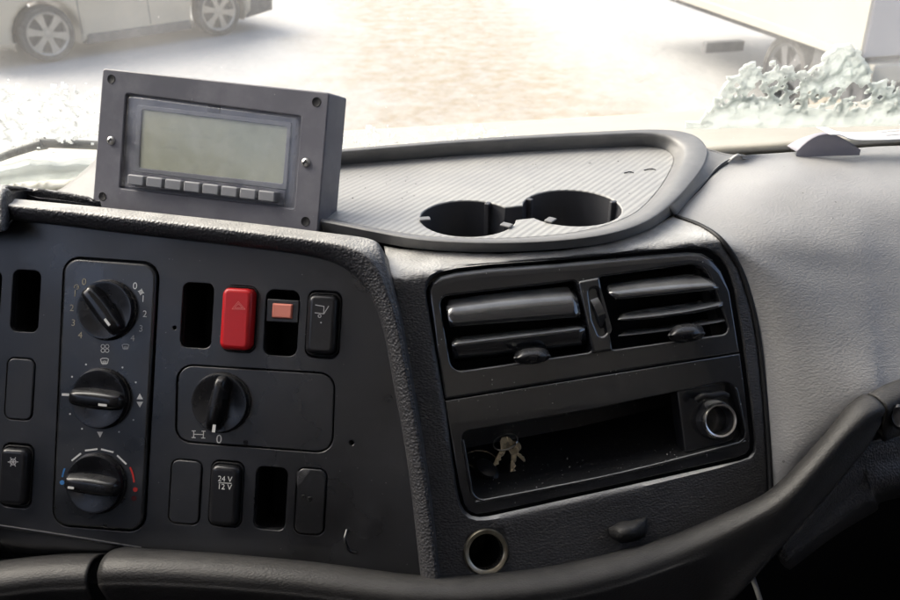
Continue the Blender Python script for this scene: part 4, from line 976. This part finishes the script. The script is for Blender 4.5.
# ------------------------------------------------------------------ dash tray with the cup holders
def dash_tray():
    t = thing('dash_tray', HZ(500, 215, ZF - .05), 'dusty ribbed dash tray with two joined cup holders', 'dash tray')
    top = [(250, 158), (345, 149.5), (450, 141), (540, 135.2), (600, 132), (650, 130), (680, 131.5), (697, 137), (705.5, 147), (704, 161), (691, 181), (669, 205), (642, 223), (602, 235), (545, 241.5), (482, 243), (422, 240), (375, 232), (330, 223), (250, 208)]
    inn = [(250, 161), (345, 152.5), (450, 144), (540, 138.4), (600, 135.6), (642, 134), (665, 136), (679, 141), (686, 149), (684, 162), (674, 181), (656, 202), (632.5, 218), (596, 230.2), (544, 237.4), (482, 239.6), (422, 236.6), (375, 229), (330, 220.5), (250, 205.5)]
    low = [(250, 173), (345, 164.5), (450, 156.5), (540, 151), (600, 148), (640, 146.4), (660, 148.5), (670, 153), (674, 159.5), (671, 169), (662, 185), (646, 204), (627, 217.5), (592, 229.4), (542, 236.6), (482, 238.8), (422, 235.8), (375, 228.2), (330, 219.7), (250, 204.7)]
    out = [(250, 160), (345, 150), (450, 141), (540, 135.4), (600, 132.4), (650, 130.4), (682, 132.2), (700, 138), (709, 148), (708, 164), (696, 186), (674, 212), (645, 231), (604, 243.5), (546, 250), (482, 252), (420, 249), (373, 241), (328, 232), (250, 216)]
    ht = [.0135, .0135, .0135, .0135, .0135, .0135, .013, .012, .011, .009, .0065, .004, .003, .0025, .002, .002, .002, .002, .002, .002]
    hb = [-.03, -.03, -.03, -.03, -.03, -.03, -.03, -.025, -.012, -.009, -.008, -.007, -.007, -.007, -.007, -.007, -.007, -.007, -.007, -.007]
    P = lambda l, h: [HZ(u, v, ZF + x) for (u, v), x in zip(l, h)]
    z0 = [0.0] * 20
    mid = [((a[0] + b[0]) / 2, (a[1] + b[1]) / 2) for a, b in zip(top, inn)]
    far = [ (HZ(u, v, ZF + x)) for (u, v), x in zip(top, ht)]
    outp = []
    for i in range(20):
        if i < 8: outp.append(far[i] + TR.b * .012 + Z * (hb[i] - ht[i]))
        elif i < 11: outp.append(far[i] - Z * .004 + X * .002)
        else: outp.append(HZ(*out[i], ZF + hb[i]))
    lowp = P(low, [-.0004] * 20); inp = P(inn, [x - .0008 for x in ht]); topp = P(top, ht)
    midp = [a.lerp(b, .5) + Z * .0012 for a, b in zip(inp, topp)]
    rows = [[p - Z * .004 for p in lowp], lowp, [a.lerp(b, .5) for a, b in zip(lowp, inp)], inp, midp, topp, [a.lerp(b, .25) + (Z * .0) for a, b in zip(topp, outp)], outp]
    loft('rim', rows, M['rim'], t, nu=110, nv=34, thick=.0)
    # floor with the cup opening
    FZ = Frame(Vector((0, 0, ZF)), 0, 90)        # level frame: ex = X, ey = Y
    FZ.ex, FZ.ey, FZ.n = X.copy(), Y.copy(), Z.copy()
    c1, c2 = HZ(468, 217.5, ZF), HZ(572, 207, ZF); r1, r2 = .0358, .0378
    ax = (c2 - c1); dist = ax.length; ax.normalize(); a0 = math.atan2(ax.y, ax.x)
    hole = []
    w1 = math.asin(.013 / r1); w2 = math.asin(.013 / r2); n = 34
    for k in range(n + 1):
        a = a0 + w1 + (2 * math.pi - 2 * w1) * k / n; hole.append((c1.x + r1 * math.cos(a), c1.y + r1 * math.sin(a)))
    for k in range(n + 1):
        a = a0 + math.pi + w2 + (2 * math.pi - 2 * w2) * k / n; hole.append((c2.x + r2 * math.cos(a), c2.y + r2 * math.sin(a)))
    fl = [(p.x, p.y) for p in resample(lowp, 80)]
    plate('floor', FZ, fl, (hole,), 0, .004, .0009, M['tray'], t, 3, px=False, back=False)
    m = len(hole); V = [(x, y, ZF - .0012) for x, y in hole]
    cxy = [(c1 if i <= n else c2) for i in range(m)]
    V += [(c.x + (x - c.x) * .95, c.y + (y - c.y) * .95, ZF - .058) for (x, y), c in zip(hole, cxy)]
    mesh_obj('cup_holder', V, [(i, (i + 1) % m, m + (i + 1) % m, m + i) for i in range(m)] + [tuple(range(m, 2 * m))], M['cup'], t, smooth=True, angle=40)
    # little spring clips at the edge of each cup
    for c, r, a in ((c1, r1, 190), (c1, r1, -32), (c2, r2, 236)):
        a = math.radians(a); d = Vector((math.cos(a), math.sin(a), 0)); s = Vector((-d.y, d.x, 0))
        box('spring_clip', c + d * (r - .003) + Z * .0012, d, s, Z, .0085, .0065, .0016, M['rim'], t, .0007)
    for c, r, a in ((c1, r1, 62), (c2, r2, 150), (c2, r2, 20)):
        a = math.radians(a); d = Vector((math.cos(a), math.sin(a), 0)); s = Vector((-d.y, d.x, 0))
        box('guide_rib', c + d * (r - .0015) - Z * .026, d, s, Z, .006, .004, .052, M['cup'], t, .0008)
    # a scratch-edged gouge and grit on the floor
    rnd = random.Random(9); V, Fc = [], []
    for k in range(70):
        p = HZ(rnd.uniform(350, 650), rnd.uniform(160, 200), ZF + .0006); s = .0006 * rnd.uniform(.5, 1.5); b = len(V)
        V.extend([p + Vector((rnd.uniform(-1, 1), rnd.uniform(-1, 1), rnd.uniform(-.6, .8))) * s for _ in range(4)]); Fc.extend([(b, b + 1, b + 2), (b, b + 1, b + 3), (b + 1, b + 2, b + 3), (b, b + 2, b + 3)])
    o = mesh_obj('floor_grit', V, Fc, M['cup'], t); o['kind'] = 'stuff'
    for (u, v, L) in ((629, 173, .008), (650, 170, .010)):
        p = HZ(u, v, ZF + .0004)
        tube('floor_scuff', [p - X * L * .5, p - X * L * .2 + Y * .002, p + Y * .0015 + Z * .0006, p + X * L * .3 + Y * .003, p + X * L * .5 + Y * .001], .0005, M['cup'], t, 6)
    # the skin that falls away outside the rim, right and left
    se = [HZ(741, 156, ZF + .0095), HZ(722, 164.5, ZF + .005), HZ(701, 186.5, ZF - .003), HZ(676, 215.6, ZF - .008)]
    st = [topp[8], topp[9], topp[10], topp[11]]
    st = [p - Z * .0012 for p in st]
    fl_rows = [st] + [[a_.lerp(b_, f) - Z * (g * k) for a_, b_, k in zip(st, se, (1, .8, .35, .15))] for f, g in ((.3, .0012), (.6, .0016), (.85, .0008))] + [se, [p - Z * .014 + X * .002 for p in se]]
    loft('right_flank', fl_rows, M['rim'], t, nu=24, nv=20, thick=.0015)
    b0 = [topp[7] - Z * .001] + [r[0] for r in fl_rows[:-1]]
    loft('far_skirt', [b0, [p + TR.b * .006 - Z * .012 for p in b0], [p + TR.b * .010 - Z * .05 for p in b0]], M['rim'], t, nu=16, nv=4, thick=.0015)
    # left flank: a pale slope behind the display box
    rows = [[HZ(40, 196, ZF - .012), HZ(62, 188, ZF - .008), HZ(84, 170, ZF), HZ(100, 155, ZF + .006)],
            [HZ(60, 201, ZF - .010), HZ(80, 193, ZF - .006), HZ(120, 175, ZF + .002), HZ(150, 160, ZF + .008)],
            [HZ(90, 206, ZF - .009), HZ(120, 200, ZF - .005), HZ(170, 182, ZF + .002), HZ(210, 162, ZF + .010)],
            [HZ(250, 219, ZF - .008), HZ(252, 214, ZF - .003), HZ(254, 200, ZF + .0), HZ(256, 160, ZF + .012)]]
    loft('left_flank', rows, M['rim'], t, nu=20, nv=18, thick=.003)
dash_tray()

# ------------------------------------------------------------------ passenger pad
def passenger_pad():
    t = thing('passenger_dash_pad', D(840, 480, .70), 'wide grey grained dash pad on the passenger side', 'dash pad')
    rows = [
        [(745, 156.5, .795), (790, 153, .808), (850, 149, .832), (920, 146, .862), (1010, 143, .89)],
        [(722, 166, .760), (785, 160, .780), (850, 154.5, .806), (920, 150.5, .830), (1010, 148, .86)],
        [(700, 188, .709), (775, 178, .740), (850, 171, .766), (920, 167, .790), (1010, 165, .82)],
        [(677, 217, .6600), (762, 206, .703), (850, 201, .7245), (920, 199, .7395), (1010, 199, .757)],
        [(700, 227, .6565), (768, 236, .676), (852, 241, .694), (920, 242, .712), (1010, 243, .73)],
        [(722, 241.5, .660), (777, 262, .667), (856, 275, .682), (920, 279, .695), (1010, 282, .71)],
        [(740, 269, .6605), (788, 292, .661), (860, 310, .671), (920, 318, .682), (1010, 325, .695)],
        [(757, 330, .6620), (798, 345, .655), (864, 352, .659), (920, 354, .671), (1010, 356, .685)],
        [(765, 400, .6600), (804, 405, .650), (868, 392, .649), (920, 385, .662), (1010, 376, .68)],
        [(770, 460, .6560), (806, 450, .649), (872, 410, .655), (930, 398, .668), (1010, 388, .685)],
        [(773, 512, .6560), (812, 475, .662), (880, 418, .672), (940, 408, .680), (1010, 398, .69)]]
    for r in rows: r[4] = tuple(a + 2.55 * (b - a) for a, b in zip(r[3], r[4]))
    R3 = [[D(*p) for p in r] for r in rows]
    for i, (u, v, z) in enumerate(((742, 156, .0095), (723, 165.3, .0045), (702, 187.5, -.0035), (677, 216.6, -.0085))): R3[i][0] = HZ(u, v, ZF + z)
    for i in range(3, 11):
        u, v, _ = rows[i][0]; R3[i][0] = FB.P(u, v, edge_h(u - 1, v) - .0002)
    R3.insert(0, [p + TR.b * .02 - Z * .03 for p in R3[0]])
    rel = lambda p: p + Vector((0, -.5, .8)) * (.0012 * noise.noise(p * 14) + .0003 * noise.noise(p * 45))
    loft('skin', R3, M['pad'], t, nu=60, nv=80, thick=.003, relief=rel)
    # rubber seam along the fascia
    seam = [(674.5, 216.5), (700, 226), (721, 241), (739, 269), (751, 306), (758.5, 346), (764, 400), (768, 460), (770, 502)]
    o = tube('rubber_seam', [FB.P(u + 1.4, v, edge_h(u, v) - .0003) for u, v in seam], .0019, M['gasket'], t, 8, steps=70)
    seam2 = [(729, 161.2), (717, 169), (700.5, 187), (676, 216)]
    hz = [ZF + .0065, ZF + .0035, ZF - .0035, ZF - .008]
    tube('top_seam', [HZ(u, v, z) - Z * .001 for (u, v), z in zip(seam2, hz)], .0010, M['gasket'], t, 6, steps=30)
passenger_pad()

# ------------------------------------------------------------------ soft lower trim pieces
def rolled(name, crest, drop, label, cat, prot=.012, back=.03, ends=True, mat=None, low=None):
    """padded roll: crest points (u, v, depth); falls away behind and drops in front"""
    t = thing(name, D(crest[len(crest) // 2][0], crest[len(crest) // 2][1] + 30, crest[len(crest) // 2][2]), label, cat)
    C = [D(*p) for p in crest]
    n = len(C); rows = [[], [], [], [], [], [], [], []]
    for i, p in enumerate(C):
        f = Vector((p.x - CAMP.x, p.y - CAMP.y, 0)).normalized()                 # away from the seat
        tg = (C[min(n - 1, i + 1)] - C[max(0, i - 1)]).normalized(); f = (f - tg * f.dot(tg)).normalized()
        up = tg.cross(f); up = up if up.z > 0 else -up
        rows[0].append(p + f * back - up * .016); rows[1].append(p + f * back * .55 - up * .004); rows[2].append(p + f * .006 + up * .0004)
        rows[3].append(p - f * .003 - up * .0012); rows[4].append(p - f * .0075 - up * .0065); rows[5].append(p - f * .0095 - up * .018)
        d = drop[i] if isinstance(drop, (list, tuple)) else drop
        rows[6].append(p - f * .006 - up * d * .9); rows[7].append(p + f * .012 - up * d * 1.08)
    if low:
        for i, q in enumerate(low):
            if q: rows[6][i] = D(*q); rows[7][i] = D(*q) + Vector((0, .03, -.002)); rows[5][i] = rows[4][i].lerp(rows[6][i], .45)
    o = loft('padding', rows, mat or M['trim'], t, nu=70, nv=40, thick=.003)
    return t
rolled('lower_trim', [(99, 566, .590), (130, 565, .585), (200, 567.5, .580), (300, 575.5, .575), (400, 588.5, .572), (450, 591, .575), (500, 588, .580), (560, 580.5, .588), (620, 566, .598), (680, 545, .610), (740, 516, .616), (775, 494, .618), (805, 463, .622), (835, 429, .628), (858, 407, .632), (876, 398.5, .637)],
       .09, 'long soft dark trim roll curving along the bottom of the dashboard', 'trim',
       low=[None] * 10 + [(716, 618, .618), (757, 575, .618), (803, 522, .622), (846, 473, .630), (868, 446, .636), (879, 424, .642)])
rolled('driver_side_trim', [(-230, 606, .604), (-140, 596, .602), (-60, 585, .599), (0, 577, .596), (45, 571.5, .594), (88, 569.5, .592)], .09, 'short soft trim roll at the bottom left corner', 'trim')
rolled('passenger_side_trim', [(879, 398, .640), (900, 389, .646), (940, 378, .658), (1010, 368, .672), (1150, 352, .695)], .045, 'end of pale edged trim at the right edge of frame', 'trim',
       low=[(884, 442, .648), (905, 434, .654), (945, 425, .668), (1010, 418, .68), (1150, 405, .70)])
def end_latch():
    c = D(899, 417, .638); n = (CAMP - c).normalized()
    o = lathe('latch_button', c, n, [(.009, -.006), (.009, .001), (.007, .0030), (.005, .0018), (.002, .0016)], M['switch'], None, 32, True, sx=.62, ref=RT)
    tag(o, 'small oval metal latch button at the right edge of frame', 'latch')
end_latch()
def footwell():
    rows = [[D(780, 556, .636), D(815, 512, .644), D(850, 470, .650), D(880, 440, .656), D(1150, 400, .72)], [D(782, 560, .646), D(822, 520, .652), D(862, 482, .656), D(895, 456, .660), D(1150, 425, .72)],
            [D(784, 566, .658), D(830, 530, .660), D(870, 502, .664), D(905, 486, .668), D(1150, 455, .73)], [D(786, 568, .72), D(832, 533, .74), D(872, 506, .75), D(906, 490, .755), D(1150, 458, .80)], [D(790, 570, .85), D(835, 536, .88), D(875, 512, .90), D(908, 496, .90), D(1150, 462, .95)]]
    tag(loft('under_dash_panel', rows, M['grain'], None, nu=24, nv=24, thick=.004), 'dark smooth panel under the trim in the right footwell', 'panel')
    t = tube('footwell_cable', [D(748, 566, .75), D(754, 582, .75), D(760, 600, .74), D(768, 630, .73)], .0022, M['rim'], None, 8)
    tag(t, 'thin grey cable hanging in the dark footwell below the trim', 'cable')
footwell()

# ------------------------------------------------------------------ instrument hood at far left
def instrument_hood():
    ridge = [(-300, 160, .612), (-40, 182, .624), (-5, 187, .627), (9, 189, .632), (24, 191, .668), (45, 194, .677), (70, 198.5, .680), (100, 205, .680)]
    low = [(-300, 214, .600), (-42, 229, .608), (-8, 227, .611), (5, 224, .614), (21, 198, .672), (41, 200.5, .676), (68, 203.5, .680), (99, 208, .682)]
    lerp = lambda k, up: [D(*[(p_ * (1 - k) + q_ * k) for p_, q_ in zip(p, q)]) + Z * up for p, q in zip(ridge, low)]
    rows = [[D(u, v + 1, z + .06) - Z * .03 for u, v, z in ridge], [D(u, v, z + .012) - Z * .001 for u, v, z in ridge], lerp(.06, 0), lerp(.2, .003), lerp(.45, .004), lerp(.8, .001), lerp(1, -.002), [D(*p) + (Y * .035 - Z * .002 if p[2] < .63 else Y * .01 - Z * .03) for p in low]]
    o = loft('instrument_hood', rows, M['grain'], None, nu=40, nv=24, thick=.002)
    tag(o, 'dark rounded edge of the instrument hood at the far left', 'dash hood')
instrument_hood()

# ------------------------------------------------------------------ display box on the dash
def display():
    t = thing('display_box', FD.P(205, 221, -.03), 'grey display box with blank screen and eight buttons', 'display')
    O = [(102.5, 68), (329.5, 92.5), (317.5, 235.5), (92, 207)]
    win = [(126, 93.5), (301, 116.5), (294, 208.5), (119.5, 188)]
    plate('housing', FD, rounded([(*p, 3) for p in O], 4), (rounded([(*p, 2) for p in win], 3),), 0, .030, .0012, M['disp'], t, 3)
    inside = plate('bezel_plate', FD, [(124, 91), (303, 114), (296, 211), (117.5, 190)], (), -.0045, .003, .0003, M['dispin'], t, 1)
    plate('backing', FD, [(106, 72), (326, 96), (314, 232), (96, 203)], (), -.0280, .003, .0003, M['disp'], t, 1)
    lens = rounded([(129, 96, 3), (298.5, 118.5, 3), (291.5, 206, 3), (122.5, 186, 3)], 4)
    plate('clear_cover', FD, lens, (), .0016, .0030, .0010, M['clear'], t, 3)
    scr = plate('screen_frame', FD, rounded([(134.5, 104, 2), (289.5, 122, 2), (284.5, 190, 2), (130.5, 171.5, 2)], 3), (rounded([(139.5, 109, 1.5), (285, 126.5, 1.5), (280.5, 183.5, 1.5), (136.5, 167.5, 1.5)], 3),), -.0030, .0016, .0006, M['button'], t, 2)
    plate('screen', FD, [(138, 108), (286, 125.5), (281.5, 184.5), (135, 168.5)], (), -.0041, .001, .0002, M['screen'], t, 1)
    plate('top_notch', FD, [(205, 103), (217.5, 104.6), (216.7, 112.4), (204.3, 110.8)], (), -.0036, .001, .0003, M['disp'], t, 1)
    for k in range(8):
        x0 = 131.8 + k * 18.6; y0 = 174.2 + k * 2.28
        q = [(x0, y0), (x0 + 16.2, y0 + 2.0), (x0 + 15.4, y0 + 12.4), (x0 - .8, y0 + 10.4)]
        plate('button', FD, rounded([(*p, 1.6) for p in q], 3), (), .0052, .009, .0010, M['button'], t, 3)
    plate('button_strip', FD, [(129, 171.5), (283.5, 190.5), (282, 206), (127, 187)], (), -.0028, .002, .0004, M['disp'], t, 1)
    def slot_screw(u, v):
        c = FD.P(u, v, 0)
        s = lathe('screw', c, FD.n, [(.0034, -.001), (.0034, .0008), (.0028, .0018), (.0012, .0024)], M['screw'], t, 20)
        for e, f in ((FD.ex, FD.ey), (FD.ey, FD.ex)):
            d = (e + f * .35).normalized(); w = d.cross(FD.n)
            box('cross_slot', c + FD.n * .0023, d, w, FD.n, .0040, .0009, .0006, M['gasket'], s)
    slot_screw(111.5, 140.5); slot_screw(306, 162.5)
    for u, v in ((111.3, 79), (316.5, 102), (102.5, 196.5), (305.5, 221.5)):
        c = FD.P(u, v, 0)
        r = lathe('screw_hole', c, FD.n, [(.0036, -.0002), (.0035, .0003), (.0031, .0003), (.0030, .00025)], M['gasket'], t, 20, True)
display()
